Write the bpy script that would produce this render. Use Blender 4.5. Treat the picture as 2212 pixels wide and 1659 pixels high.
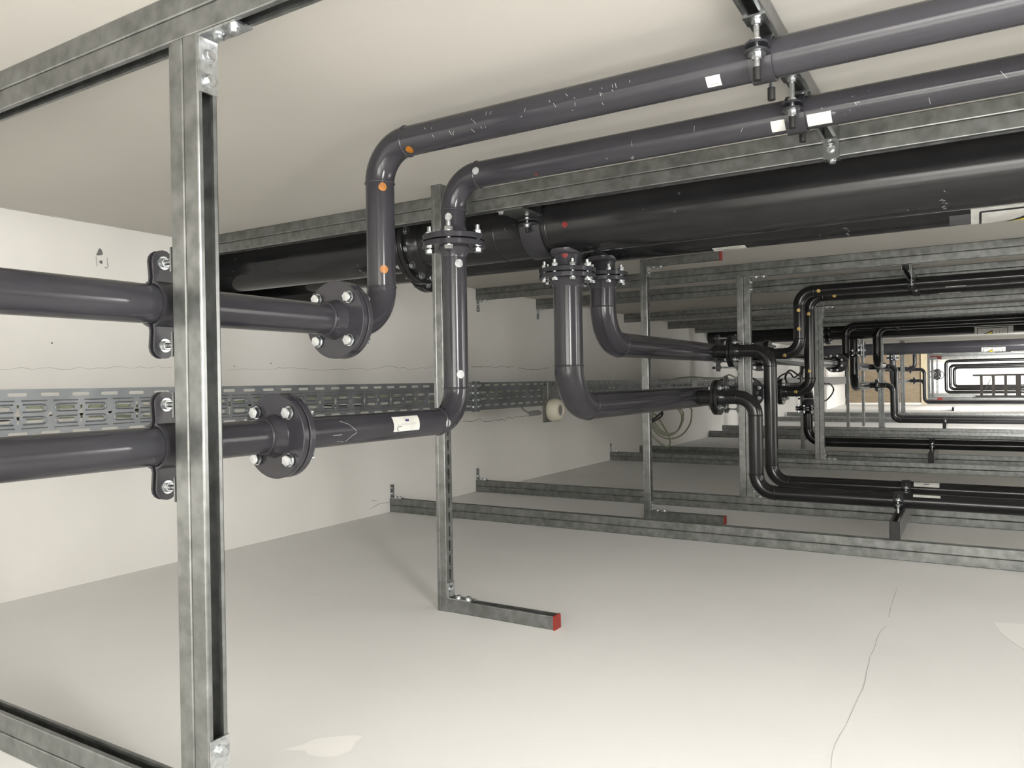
import bpy, bmesh, math, random
from mathutils import Vector, Matrix, Euler
from mathutils.geometry import delaunay_2d_cdt
random.seed(7)
sc = bpy.context.scene
for o in list(bpy.data.objects): bpy.data.objects.remove(o, do_unlink=True)
C = sc.collection
V = Vector
PI = math.pi

# ------------------------------------------------------------------ camera
H = 1.50            # floor to ceiling
CZ = 0.80           # camera height
cam = bpy.data.cameras.new('camera'); co = bpy.data.objects.new('camera', cam); C.objects.link(co)
cam.sensor_fit = 'HORIZONTAL'; cam.sensor_width = 36.0
cam.lens = 1644.64/2212*36.0
cam.clip_start = 0.02; cam.clip_end = 200
yaw, pitch, roll = 0.54485863, -0.0018777, -0.01686617
fw = V((-math.sin(yaw)*math.cos(pitch), math.cos(yaw)*math.cos(pitch), math.sin(pitch)))
rt = fw.cross(V((0,0,1))).normalized(); up = rt.cross(fw)
r2 = rt*math.cos(roll)+up*math.sin(roll); u2 = -rt*math.sin(roll)+up*math.cos(roll)
M = Matrix((r2, u2, -fw)).transposed().to_4x4(); M.translation = V((0,0,CZ))
co.matrix_world = M
sc.camera = co

# ------------------------------------------------------------------ world, lamps, added fills, exposure
w = bpy.data.worlds.new('world'); sc.world = w; w.use_nodes = True
w.node_tree.nodes['Background'].inputs[0].default_value = (0.9,0.88,0.82,1)
w.node_tree.nodes['Background'].inputs[1].default_value = 0.02
def area(loc, aim, sx, sy, power, col=(1,0.992,0.968)):
    l = bpy.data.lights.new('tube_or_fill_light', 'AREA'); l.shape = 'RECTANGLE'; l.size = sx; l.size_y = sy
    l.energy = power; l.color = col
    o = bpy.data.objects.new('tube_or_fill_light', l); C.objects.link(o)
    o.location = loc
    d = (V(aim)-V(loc)).normalized()
    z = -d; y = V((0,0,1)); x = y.cross(z).normalized(); y = z.cross(x)
    m = Matrix((x,y,z)).transposed().to_4x4(); m.translation = V(loc); o.matrix_world = m
    return o
# LIGHTS>
area((0.60,0.50,1.06), (-1.3,1.75,0.85), 0.27, 0.80, 29)
area((0.30,-0.55,0.95), (0.0,-2.3,0.55), 1.60, 0.80, 215)  # added fill, aimed at the back wall to bounce soft light forward
area((1.7,2.7,1.10), (-1.2,2.6,0.85), 0.25, 0.70, 13)
area((-0.2,-2.2,0.95), (-1.0,1.5,0.45), 3.2, 0.95, 45)  # added wide fill behind the camera, evens out the near brightness
area((2.4,4.6,0.90), (3.4,4.6,0.70), 1.60, 0.90, 80)  # added fill, bounced off the right wall into the middle distance
area((1.15,11.6,0.80), (-1.3,15.0,0.80), 0.30, 1.2, 110)
area((1.5,14.9,1.10), (0.2,16.3,1.15), 0.30, 0.6, 45)
area((1.6,20.5,0.80), (-2.0,23.5,0.80), 0.30, 1.2, 200)
area((2.2,31.0,0.80), (-1.5,34.5,0.80), 0.30, 1.2, 420)
area((2.4,40.0,0.80), (0.5,44.5,0.80), 0.30, 1.2, 700)
sc.view_settings.view_transform = 'Standard'; sc.view_settings.look = 'None'
sc.view_settings.gamma = 1.0; sc.view_settings.use_curve_mapping = False
sc.view_settings.exposure = 0.09

# ------------------------------------------------------------------ materials
def mat(name, col, rough=0.5, metal=0.0, spec=0.5):
    m = bpy.data.materials.new(name); m.use_nodes = True
    b = m.node_tree.nodes['Principled BSDF']
    b.inputs['Base Color'].default_value = (*col,1); b.inputs['Roughness'].default_value = rough
    b.inputs['Metallic'].default_value = metal; b.inputs['Specular IOR Level'].default_value = spec
    return m
def nn(m, t, **kw):
    n = m.node_tree.nodes.new(t)
    for k, v in kw.items(): setattr(n, k, v)
    return n
def noise_col(m, c1, c2, scale, sx=(1,1,1), lo=0.35, hi=0.65, detail=4, rough=None, bump=0.0, bscale=None):
    nt = m.node_tree; b = nt.nodes['Principled BSDF']
    tc = nn(m,'ShaderNodeTexCoord'); mp = nn(m,'ShaderNodeMapping'); mp.inputs['Scale'].default_value = sx
    nz = nn(m,'ShaderNodeTexNoise'); nz.inputs['Scale'].default_value = scale; nz.inputs['Detail'].default_value = detail
    cr = nn(m,'ShaderNodeValToRGB'); e = cr.color_ramp.elements
    e[0].position = lo; e[0].color = (*c1,1); e[1].position = hi; e[1].color = (*c2,1)
    nt.links.new(tc.outputs['Object'], mp.inputs['Vector']); nt.links.new(mp.outputs[0], nz.inputs['Vector'])
    nt.links.new(nz.outputs['Fac'], cr.inputs['Fac']); nt.links.new(cr.outputs['Color'], b.inputs['Base Color'])
    if rough:
        r = nn(m,'ShaderNodeMapRange'); r.inputs['To Min'].default_value = rough[0]; r.inputs['To Max'].default_value = rough[1]
        nt.links.new(nz.outputs['Fac'], r.inputs['Value']); nt.links.new(r.outputs[0], b.inputs['Roughness'])
    if bump:
        n2 = nn(m,'ShaderNodeTexNoise'); n2.inputs['Scale'].default_value = bscale or scale*4; n2.inputs['Detail'].default_value = 5
        nt.links.new(tc.outputs['Object'], n2.inputs['Vector'])
        bp = nn(m,'ShaderNodeBump'); bp.inputs['Strength'].default_value = bump; bp.inputs['Distance'].default_value = 0.002
        nt.links.new(n2.outputs['Fac'], bp.inputs['Height']); nt.links.new(bp.outputs[0], b.inputs['Normal'])
    return m
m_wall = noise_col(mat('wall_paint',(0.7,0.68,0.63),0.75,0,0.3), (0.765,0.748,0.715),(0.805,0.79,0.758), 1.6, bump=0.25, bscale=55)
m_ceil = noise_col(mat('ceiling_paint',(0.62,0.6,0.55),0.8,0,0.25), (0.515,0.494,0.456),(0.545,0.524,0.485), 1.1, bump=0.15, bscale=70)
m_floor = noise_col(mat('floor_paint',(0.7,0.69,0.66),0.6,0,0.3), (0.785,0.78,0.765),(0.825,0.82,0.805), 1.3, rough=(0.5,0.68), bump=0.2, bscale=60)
m_patch = mat('filler_patch',(0.90,0.89,0.865),0.65,0,0.3)
m_brown = noise_col(mat('brown_board',(0.2,0.15,0.09),0.6), (0.22,0.17,0.11),(0.28,0.22,0.145), 3, sx=(1,1,4))
m_ladder = mat('dull_brown_metal',(0.10,0.085,0.07),0.5)
m_wood = noise_col(mat('pale_wood',(0.5,0.42,0.27),0.6), (0.42,0.35,0.22),(0.58,0.5,0.35), 5, sx=(1,1,0.3))
m_crack = mat('crack_line',(0.16,0.16,0.155),0.9)
m_faint = mat('faint_crack',(0.42,0.41,0.39),0.9)
m_steel = noise_col(mat('galvanised_steel',(0.3,0.31,0.31),0.42,0.85), (0.17,0.176,0.173),(0.30,0.308,0.304), 30, lo=0.3, hi=0.75, rough=(0.24,0.42), detail=6)
m_tray = noise_col(mat('tray_steel',(0.36,0.38,0.40),0.42,0.8), (0.20,0.215,0.23),(0.28,0.295,0.31), 8, rough=(0.36,0.5))
m_zinc = noise_col(mat('bright_zinc',(0.75,0.77,0.78),0.28,1.0), (0.40,0.42,0.435),(0.62,0.64,0.65), 60, rough=(0.2,0.38))
m_recess_shade = mat('recess_shade',(0.012,0.012,0.012),0.9,0,0.1)
def paint(name, a, b, r0, r1):
    m = mat(name, a, 0.3, 0, 0.36)
    noise_col(m, a, b, 3.5, rough=(r0,r1))
    nt = m.node_tree; bs = nt.nodes['Principled BSDF']
    base = bs.inputs['Base Color'].links[0].from_socket
    tc = nn(m,'ShaderNodeTexCoord')
    n1 = nn(m,'ShaderNodeTexNoise'); n1.inputs['Scale'].default_value = 55; n1.inputs['Detail'].default_value = 3
    n2 = nn(m,'ShaderNodeTexNoise'); n2.inputs['Scale'].default_value = 3.0
    for n in (n1,n2): nt.links.new(tc.outputs['Object'], n.inputs['Vector'])
    mu = nn(m,'ShaderNodeMath', operation='MULTIPLY'); nt.links.new(n1.outputs['Fac'], mu.inputs[0]); nt.links.new(n2.outputs['Fac'], mu.inputs[1])
    mr = nn(m,'ShaderNodeMapRange'); mr.inputs['From Min'].default_value = 0.475; mr.inputs['From Max'].default_value = 0.49
    nt.links.new(mu.outputs[0], mr.inputs['Value'])
    mx = nn(m,'ShaderNodeMix'); mx.data_type = 'RGBA'
    nt.links.new(mr.outputs[0], mx.inputs['Factor']); nt.links.new(base, mx.inputs[6]); mx.inputs[7].default_value = (0.16,0.16,0.165,1)
    nt.links.new(mx.outputs[2], bs.inputs['Base Color'])
    return m
m_pipe = paint('grey_pipe_paint',(0.030,0.0295,0.0345),(0.038,0.0372,0.0432),0.12,0.20)
m_dark = paint('black_pipe_paint',(0.0125,0.0125,0.0135),(0.018,0.018,0.019),0.12,0.2)
m_clamp = mat('dark_clamp_paint',(0.026,0.0255,0.030),0.34)
m_rubber = mat('black_rubber',(0.012,0.012,0.012),0.5)
m_cap = mat('black_cap',(0.006,0.006,0.006),0.55)
m_red = mat('red_plastic',(0.24,0.018,0.010),0.45)
m_orange = noise_col(mat('orange_paint',(0.4,0.15,0.015),0.4), (0.24,0.082,0.006),(0.37,0.142,0.012), 60)
m_yellow = mat('yellow_paint',(0.6,0.42,0.12),0.5)
m_white = noise_col(mat('white_dot',(0.75,0.75,0.75),0.5), (0.28,0.28,0.28),(0.46,0.46,0.47), 80)
m_reddot = mat('red_paint_dot',(0.18,0.006,0.006),0.5)
m_paper = noise_col(mat('paper_label',(0.82,0.82,0.78),0.55), (0.52,0.51,0.475),(0.64,0.64,0.61), 25)
m_ink = mat('ink',(0.01,0.01,0.012),0.6)
m_grey_ink = mat('pale_ink',(0.33,0.33,0.33),0.6)
m_blue = mat('blue_ink',(0.02,0.02,0.12),0.6)
m_signy = mat('sign_yellow',(0.75,0.6,0.02),0.5)
m_cream = mat('cream_plastic',(0.72,0.68,0.56),0.45)
m_cable = mat('pale_green_cable',(0.32,0.35,0.24),0.5)
m_black_cable = mat('black_cable',(0.01,0.01,0.01),0.5)
m_grille = mat('grey_grille',(0.25,0.25,0.25),0.6)
m_card = mat('tape',(0.09,0.09,0.095),0.3)

# ------------------------------------------------------------------ mesh builder
class MB:
    def __init__(s): s.v = []; s.f = []
    def add(s, vs, fs):
        o = len(s.v); s.v += [V(v) for v in vs]; s.f += [tuple(i+o for i in f) for f in fs]
    def box(s, a, b):
        x0,y0,z0 = a; x1,y1,z1 = b
        s.add([(x0,y0,z0),(x1,y0,z0),(x1,y1,z0),(x0,y1,z0),(x0,y0,z1),(x1,y0,z1),(x1,y1,z1),(x0,y1,z1)],
              [(0,3,2,1),(4,5,6,7),(0,1,5,4),(1,2,6,5),(2,3,7,6),(3,0,4,7)])
    def revolve(s, prof, o, ax, n=32, closed=False):
        o = V(o); ax = V(ax).normalized(); u, w_ = frame(ax)
        vs = []
        for (t, r) in prof:
            for k in range(n):
                a = 2*PI*k/n; vs.append(o+ax*t+u*(r*math.cos(a))+w_*(r*math.sin(a)))
        fs = []; m = len(prof)
        for i in range(m if closed else m-1):
            j = (i+1) % m
            for k in range(n):
                l = (k+1) % n; fs.append((i*n+k, i*n+l, j*n+l, j*n+k))
        s.add(vs, fs)
    def cyl(s, p0, p1, r, n=16, caps=True):
        p0 = V(p0); p1 = V(p1); L = (p1-p0).length
        s.revolve([(0,r),(L,r)], p0, p1-p0, n)
        if caps:
            b = len(s.v)-2*n; s.f.append(tuple(range(b+n-1,b-1,-1))); s.f.append(tuple(range(b+n,b+2*n)))
    def hexa(s, o, ax, af, h, rot=0.0, cham=0.12):
        r = af/math.sqrt(3); o = V(o); ax = V(ax).normalized(); u, w_ = frame(ax)
        vs = []
        for t, q in ((0,1),(h*(1-cham),1),(h,0.86)):
            for k in range(6):
                a = PI/3*k+rot; vs.append(o+ax*t+(u*math.cos(a)+w_*math.sin(a))*r*q)
        fs = [(5,4,3,2,1,0),(12,13,14,15,16,17)]
        for i in range(2):
            for k in range(6): fs.append((i*6+k,i*6+(k+1)%6,(i+1)*6+(k+1)%6,(i+1)*6+k))
        s.add(vs, fs)
    def sweep(s, pts, r, n=24, caps=False):
        pts = [V(p) for p in pts]; m = len(pts)
        t0 = (pts[1]-pts[0]).normalized(); u, w_ = frame(t0); vs = []
        prev = t0
        for i in range(m):
            t = (pts[min(i+1,m-1)]-pts[max(i-1,0)]).normalized()
            q = prev.rotation_difference(t); u = q @ u; w_ = q @ w_; prev = t
            for k in range(n):
                a = 2*PI*k/n; vs.append(pts[i]+u*(r*math.cos(a))+w_*(r*math.sin(a)))
        fs = []
        for i in range(m-1):
            for k in range(n): fs.append((i*n+k,i*n+(k+1)%n,(i+1)*n+(k+1)%n,(i+1)*n+k))
        if caps: fs.append(tuple(range(n-1,-1,-1))); fs.append(tuple(range((m-1)*n,m*n)))
        s.add(vs, fs)
    def prism(s, poly, o, u, v, w_, L):
        """extrude polygon (list of (a,b) in u,v) from o along w_ by L"""
        o,u,v,w_ = V(o),V(u),V(v),V(w_); n = len(poly)
        vs = [o+u*a+v*b for a,b in poly]+[o+u*a+v*b+w_*L for a,b in poly]
        fs = [tuple(range(n-1,-1,-1)), tuple(range(n,2*n))]+[(i,(i+1)%n,n+(i+1)%n,n+i) for i in range(n)]
        s.add(vs, fs)
    def plate(s, outer, holes, o, u, v, w_, th):
        """plate with real holes, polygon coords in u,v, thickness th along w_"""
        o,u,v,w_ = V(o),V(u),V(v),V(w_)
        co2 = []; faces = []
        for loop in [outer]+holes:
            faces.append(list(range(len(co2), len(co2)+len(loop)))); co2 += [V(p) for p in loop]
        r = delaunay_2d_cdt(co2, [], faces, 5, 1e-7)
        vv, ff = r[0], r[2]; n = len(vv)
        vs = [o+u*p.x+v*p.y for p in vv]+[o+u*p.x+v*p.y+w_*th for p in vv]
        fs = []; ec = {}
        for f in ff:
            fs.append(tuple(reversed(f))); fs.append(tuple(i+n for i in f))
            for i in range(len(f)):
                e = (f[i], f[(i+1)%len(f)]); ec[e] = ec.get(e,0)+1
        for (a,b) in ec:
            if (b,a) not in ec: fs.append((a,b,b+n,a+n))
        s.add(vs, fs)
    def mesh(s, name, m, smooth=True, origin=(0,0,0), ang=0.6):
        me = bpy.data.meshes.new(name); og = V(origin)
        me.from_pydata([v-og for v in s.v], [], s.f)
        bm = bmesh.new(); bm.from_mesh(me); bmesh.ops.recalc_face_normals(bm, faces=bm.faces); bm.to_mesh(me); bm.free()
        me.materials.append(m)
        if smooth:
            me.polygons.foreach_set('use_smooth', [True]*len(me.polygons))
            try: me.set_sharp_from_angle(angle=ang)
            except Exception: pass
        return me
    def build(s, name, m, parent=None, smooth=True, origin=None, ang=0.6):
        og = origin if origin is not None else (base(parent) if parent else V((0,0,0)))
        me = s.mesh(name, m, smooth, og, ang)
        o = bpy.data.objects.new(name, me); C.objects.link(o)
        if parent: o.parent = parent
        else: o.location = og
        return o
def frame(ax):
    ax = V(ax).normalized()
    t = V((0,0,1)) if abs(ax.z) < 0.9 else V((1,0,0))
    u = t.cross(ax).normalized(); return u, ax.cross(u)
BASE = {}
def base(o): return BASE.get(o.name, V((0,0,0)))
def stadium(cx, cy, lx, ly, n=4):
    """stadium polygon, long side lx along first axis (or ly if longer)"""
    p = []
    if lx >= ly:
        r = ly/2; h = lx/2-r
        for k in range(n+1): a = -PI/2+PI*k/n; p.append((cx+h+r*math.cos(a), cy+r*math.sin(a)))
        for k in range(n+1): a = PI/2+PI*k/n; p.append((cx-h+r*math.cos(a), cy+r*math.sin(a)))
    else:
        r = lx/2; h = ly/2-r
        for k in range(n+1): a = PI*k/n; p.append((cx+r*math.cos(a), cy+h+r*math.sin(a)))
        for k in range(n+1): a = PI+PI*k/n; p.append((cx+r*math.cos(a), cy-h+r*math.sin(a)))
    return p
def circ(cx, cy, r, n=12): return [(cx+r*math.cos(2*PI*k/n), cy+r*math.sin(2*PI*k/n)) for k in range(n)]
def thing(name, label, cat, loc, group=None):
    o = bpy.data.objects.new(name, None); C.objects.link(o); o.location = loc
    o.empty_display_size = 0.05
    o['label'] = label; o['category'] = cat
    if group: o['group'] = group
    BASE[o.name] = V(loc); return o
def tag(o, label, cat, group=None):
    o['label'] = label; o['category'] = cat
    if group: o['group'] = group
    return o
def sub(o, parent):           # register a part so that sub-parts find the same origin
    BASE[o.name] = base(parent); return o
def inst(name, me, parent, loc, ax=None, rot=0.0):
    """object sharing mesh data, its +Z turned to ax, placed at world loc, child of parent"""
    o = bpy.data.objects.new(name, me); C.objects.link(o); o.parent = parent
    m = Matrix.Identity(4)
    if ax is not None:
        ax = V(ax).normalized(); u, w_ = frame(ax)
        m = Matrix((u, w_, ax)).transposed().to_4x4() @ Matrix.Rotation(rot, 4, 'Z')
    m.translation = V(loc)-base(parent)
    o.matrix_local = m; return o
def struct(o): o['kind'] = 'structure'; return o

# ------------------------------------------------------------------ room shell
WX = -3.15
HY0, HY1, HZ = 2.28, 3.26, 1.262      # opening in the left wall where the two mains go through
def quadmesh(name, quads, m, parent=None):
    b = MB()
    for q in quads: b.add(q, [(0,1,2,3)])
    return b.build(name, m, parent, smooth=False)
def slab(name, a, b_, m):
    b = MB(); b.box(a, b_); return struct(b.build(name, m, smooth=False))
floor = slab('floor', (-4.2,-2.5,-0.15), (3.6,47,0.0), m_floor)
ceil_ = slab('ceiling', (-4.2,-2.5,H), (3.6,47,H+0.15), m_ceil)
wl = MB()
for a, b_ in (((WX-0.2,-2.5,0),(WX,HY0,H)), ((WX-0.2,HY0,0),(WX,HY1,HZ)), ((WX-0.2,HY1,0),(WX,11.1,H)),
              ((WX-0.45,11.1,0),(WX-0.25,20.4,H)), ((WX-0.2,20.4,0),(WX,22.0,H)), ((WX-0.25,22.0,0),(WX-0.05,24.0,H))):
    wl.box(a, b_)
wall_left = struct(wl.build('wall_left', m_wall, smooth=False))
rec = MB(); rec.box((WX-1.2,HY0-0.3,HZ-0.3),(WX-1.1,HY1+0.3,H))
struct(rec.build('wall_recess', m_recess_shade, smooth=False))  # near-black colour stands in for the unlit depth behind the opening
slab('wall_right', (3.4,-2.5,0), (3.6,47,H), m_wall)
slab('wall_back', (-4.2,-2.5,0), (3.6,-2.3,H), m_wall)
slab('wall_end', (-4.2,46.0,0), (3.6,46.2,H), m_wall)
slab('wall_cross', (WX,24.0,0), (-1.24,24.2,H), m_brown)
slab('trim_1', (-1.24,23.95,0), (-1.10,24.35,H), m_wood)
slab('trim_2', (WX,23.96,0), (-1.24,24.0,0.05), m_wall)

def strip_on(pts, wid, to3, name, m, parent, lift):
    b = MB(); vs = []; fs = []
    for i,(a,c) in enumerate(pts):
        p = V(pts[max(i-1,0)]); q = V(pts[min(i+1,len(pts)-1)]); d = (q-p).normalized(); n = V((-d.y,d.x))
        ww = wid*(0.5+0.7*random.random()); vs += [to3(a+n.x*ww, c+n.y*ww), to3(a-n.x*ww, c-n.y*ww)]
    for i in range(len(pts)-1): fs.append((2*i,2*i+1,2*i+3,2*i+2))
    b.add(vs, fs); return b.build(name, m, parent, smooth=False)
def wiggle(pts, step, amp):
    out = []
    for (a,b_),(c,d) in zip(pts[:-1], pts[1:]):
        n = max(1,int(math.hypot(c-a,d-b_)/step))
        for k in range(n):
            t = k/n; out.append((a+(c-a)*t+random.uniform(-1,1)*amp, b_+(d-b_)*t+random.uniform(-1,1)*amp))
    out.append(pts[-1]); return out
fl3 = lambda a,b_: (a,b_,0.0006)
wl3 = lambda a,b_: (WX+0.0006,a,b_+CZ)
strip_on(wiggle([(-0.259,3.217),(-0.253,2.996),(-0.252,2.80)],0.05,0.003), 0.0007, fl3, 'crack', m_faint, floor, 0)
strip_on(wiggle([(-0.252,2.70),(-0.26,2.597),(-0.261,2.329),(-0.254,2.191),(-0.255,2.055),(-0.264,1.882),(-0.266,1.777),(-0.263,1.675),(-0.245,1.5)],0.05,0.003), 0.0008, fl3, 'crack', m_faint, floor, 0)
for pts, wd in (([(2.807,0.098),(3.143,0.090),(3.531,0.101),(3.726,0.118),(3.887,0.1),(4.176,0.117)],0.0018),
                ([(4.62,0.118),(4.888,0.121),(5.231,0.127)],0.0022),([(5.29,0.118),(5.53,0.107),(5.856,0.121)],0.0022),
                ([(1.461,0.088),(1.72,0.086),(1.916,0.095),(2.181,0.098)],0.0012),
                ([(2.485,0.091),(2.807,0.094)],0.0012),
                ([(4.507,-0.273),(4.595,-0.284),(4.723,-0.267),(4.792,-0.293),(4.941,-0.281),(5.076,-0.295),(5.133,-0.269),(5.182,-0.282),(5.327,-0.274),(5.66,-0.274)],0.0022),
                ([(3.50,-0.752),(3.60,-0.735),(3.70,-0.74)],0.0016),([(3.52,-0.70),(3.574,-0.715)],0.0014)):
    strip_on(wiggle(pts,0.035,0.006), wd*0.75, wl3, 'crack', m_faint if pts[0][0] < 3 else m_crack, wall_left, 0)
strip_on(wiggle([(1.2,H-CZ-0.002),(2.27,H-CZ-0.002)],0.05,0.0008), 0.0016, wl3, 'crack', m_faint, wall_left, 0)
def blob(cy, cz, r, n=14, j=0.35): return [(cy+r*(1+random.uniform(-j,j))*math.cos(2*PI*k/n), cz+r*(1+random.uniform(-j,j))*math.sin(2*PI*k/n)) for k in range(n)]
def flatpoly(pts, to3, name, m, parent):
    b = MB(); b.add([to3(*p) for p in pts], [tuple(range(len(pts)))]); return b.build(name, m, parent, smooth=False)
flatpoly([(1.838,0.567),(1.846,0.565),(1.866,0.570),(1.868,0.578),(1.862,0.592),(1.856,0.597),(1.85,0.594),(1.845,0.58)], wl3, 'anchor_hole', m_crack, wall_left)
flatpoly(blob(1.859,0.539,0.0075,10,0.15), wl3, 'anchor_hole', m_crack, wall_left)
for q in ([(1.838,0.56),(1.84,0.535),(1.842,0.52)],[(1.885,0.562),(1.887,0.54),(1.889,0.522)],[(1.875,0.518),(1.888,0.518)]):
    strip_on(q, 0.0018, wl3, 'scrape', m_grille, wall_left, 0)
flatpoly(blob(1.652,0.189,0.004,8,0.1), wl3, 'nail_hole', m_crack, wall_left)
for q in ((2.53,0.105),(2.76,0.122),(4.85,0.17),(5.16,0.155),(5.2,0.02),(5.0,-0.37),(5.35,-0.33),(4.7,-0.36)):
    flatpoly(blob(q[0],q[1],0.004,7,0.2), wl3, 'nail_hole', m_crack, wall_left)
b = MB(); pts = [(-1.31,1.165),(-1.29,1.20),(-1.285,1.235),(-1.262,1.26),(-1.225,1.29),(-1.20,1.30),(-1.195,1.27),(-1.178,1.235),(-1.185,1.20),(-1.215,1.18),(-1.245,1.175),(-1.265,1.185),(-1.285,1.175)]
flatpoly(pts, fl3, 'filler_patch', m_patch, floor)
flatpoly([(0.045,2.9),(0.06,2.80),(0.085,2.72),(0.13,2.62),(0.3,2.5),(0.4,2.7),(0.3,2.85),(0.12,2.92)], fl3, 'filler_patch', m_patch, floor)

# ------------------------------------------------------------------ strut channel
S = 0.041
def cprof(w_=S, h=S, t=0.0028, lip=0.0095, lipd=0.0075, g=0.0011):
    """C section, back at b=0, mouth at b=h; a across.  side walls carry a shallow groove"""
    a = w_/2; r = 0.0042
    R = [(a-r,0),(a-r*0.3,r*0.3),(a,r),(a,h-0.003),(a-0.0009,h-0.0009),(a-0.003,h),(a-lip,h),(a-lip,h-lipd),(a-lip+t,h-lipd),(a-lip+t,h-t),(a-t,h-t),(a-t,t)]
    return R+[(-x,y) for x,y in reversed(R)]
def channel(b, o, w_, mouth, L, h=S, w0=S, slots=None):
    """C channel into MB b: o = centre of the back, run along w_ for L, opening towards mouth"""
    w_ = V(w_).normalized(); mouth = V(mouth).normalized(); u = mouth.cross(w_)
    if not slots:
        b.prism(cprof(w0,h), o, u, mouth, w_, L); return
    # slotted back: two L sides plus a pierced back plate
    a = w0/2; t = 0.0028; lip = 0.0095; g = 0.0014
    for sgn in (1,-1):
        P = [(a-0.003,0),(a-0.0009,0.0009),(a,0.003),(a,h*0.62),(a-g,h*0.65),(a-g,h*0.70),(a,h*0.73),(a,h),(a-lip,h),(a-lip,h-0.0075),(a-lip+t,h-0.0075),(a-lip+t,h-t),(a-t,h-t),(a-t,0)]
        b.prism([(sgn*x,y) for x,y in P], o, u, mouth, w_, L)
    N = 8; seg = L/N
    holes_all = slots
    k0 = 0.0
    # cut the plate at gaps between the slots so that each piece triangulates on its own
    cuts = [0.0]; 
    pitch = holes_all; n = int(L/pitch); e0 = (L-n*pitch)/2
    for i in range(n+1):
        lo = 0.0 if i == 0 else e0+i*pitch; hi = e0+(i+1)*pitch
        if i == n: lo = e0+n*pitch; hi = L
        if i == 0: lo = 0.0
        hs = []
        if i < n:
            c = e0+(i+0.5)*pitch
            hs = [stadium(0, c-0.012, 0.0095, pitch*0.60, 3), circ(0, c+pitch*0.395, 0.0042, 8)]
        if hi-lo > 1e-4: b.plate([(-a+t*0.5,lo),(a-t*0.5,lo),(a-t*0.5,hi),(-a+t*0.5,hi)], hs, o, u, w_, mouth, t)
def bolt_mesh(name, af, hh, L, wr, tail=0.010, nut=True, dome=False):
    b = MB()
    b.cyl((0,0,-0.0022),(0,0,0),wr,18)
    b.hexa((0,0,-0.0022),(0,0,-1),af,hh)
    b.cyl((0,0,0),(0,0,L+tail+(af*0.55 if nut else 0)),af*0.33,12)
    if nut:
        b.cyl((0,0,L),(0,0,L+0.0022),wr,18); b.hexa((0,0,L+0.0022),(0,0,1),af,af*0.5)
    return b.mesh(name, m_zinc)
me_bolt_s = bolt_mesh('bolt', 0.0165, 0.0068, 0.004, 0.0118, 0.002, nut=False)
me_nut = None
def angle_bracket(parent, corner, d1, d2, wdir, L1=0.096, L2=0.096, wid=0.038, th=0.0042, n1=2, n2=2, bolts=True):
    """L plate: arms along d1 and d2 from corner, width along wdir (centred). d1 lies on face whose normal is d2 and vice versa"""
    d1,d2,wd = V(d1),V(d2),V(wdir); c = V(corner); b = MB()
    f = 0.006
    P = [(0,0),(L1,0),(L1,th),(th+f,th),(th+0.0018,th+0.0018),(th,th+f),(th,L2),(0,L2)]
    b.prism(P, c-wd*(wid/2), d1, d2, wd, wid)
    o = sub(b.build('angle_bracket', m_zinc, parent, ang=0.5), parent)
    if bolts:
        for i in range(n1): inst('bolt', me_bolt_s, o, c+d1*(L1*(0.35+0.42*i) if n1>1 else L1*0.6)+d2*th, -d2, rot=0.4*i+0.2)
        for i in range(n2): inst('bolt', me_bolt_s, o, c+d2*(L2*(0.35+0.42*i) if n2>1 else L2*0.6)+d1*th, -d1, rot=0.7*i)
    return o
def beam(label, x0, x1, y, z0, cat='beam', group=None, bracket=None, name=None, part=True, end_cap=None):
    """double channel along X, front face at y, height 2*0.0425, z0 bottom; mouths up and down"""
    h = 0.0425
    t = thing(name or 'strut_beam', label, cat, (x0, y+S/2, z0), group)
    for k, mo in ((0,-1),(1,1)):
        b = MB(); channel(b, (x0, y+S/2, z0+h), (1,0,0), (0,0,mo), x1-x0, h)
        b.build('channel', m_steel, t, ang=0.35)
    if bracket == 'floor':      # plate up the wall, foot on the beam
        angle_bracket(t, (x0+0.001, y+S/2, z0+2*h+0.0002), (1,0,0), (0,0,1), (0,1,0), 0.085, 0.085, 0.034, 0.005)
    if bracket == 'ceiling':
        angle_bracket(t, (x0+0.001, y+S/2, z0-0.0002), (1,0,0), (0,0,-1), (0,1,0), 0.085, 0.085, 0.034, 0.005)
    return t

# near frame (runs across the picture's left side)
BH = 0.085
t = beam('double galvanised ceiling beam running off the top left corner, nearest of all beams', WX, 1.6, 0.85, H-BH)
t = beam('double galvanised floor beam in the bottom left corner', WX, 1.6, 0.85, 0.0)
U1X0, U1X1 = -1.222, -1.143
t = thing('strut_upright', 'tall double galvanised upright at left in front of two pipes', 'upright', (-1.18,0.87,BH))
hw = (U1X1-U1X0)/2; xm = (U1X0+U1X1)/2
for mo in (-1,1):
    b = MB(); channel(b, (xm,0.871,BH), (0,0,1), (mo,0,0), H-2*BH, hw); b.build('channel', m_steel, t, ang=0.35)
angle_bracket(t, (U1X1+0.0003,0.871,H-BH-0.0003), (1,0,0), (0,0,-1), (0,1,0), 0.098, 0.100, 0.038)
angle_bracket(t, (U1X1+0.0003,0.871,BH+0.0003), (1,0,0), (0,0,1), (0,1,0), 0.098, 0.100, 0.038)

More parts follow.
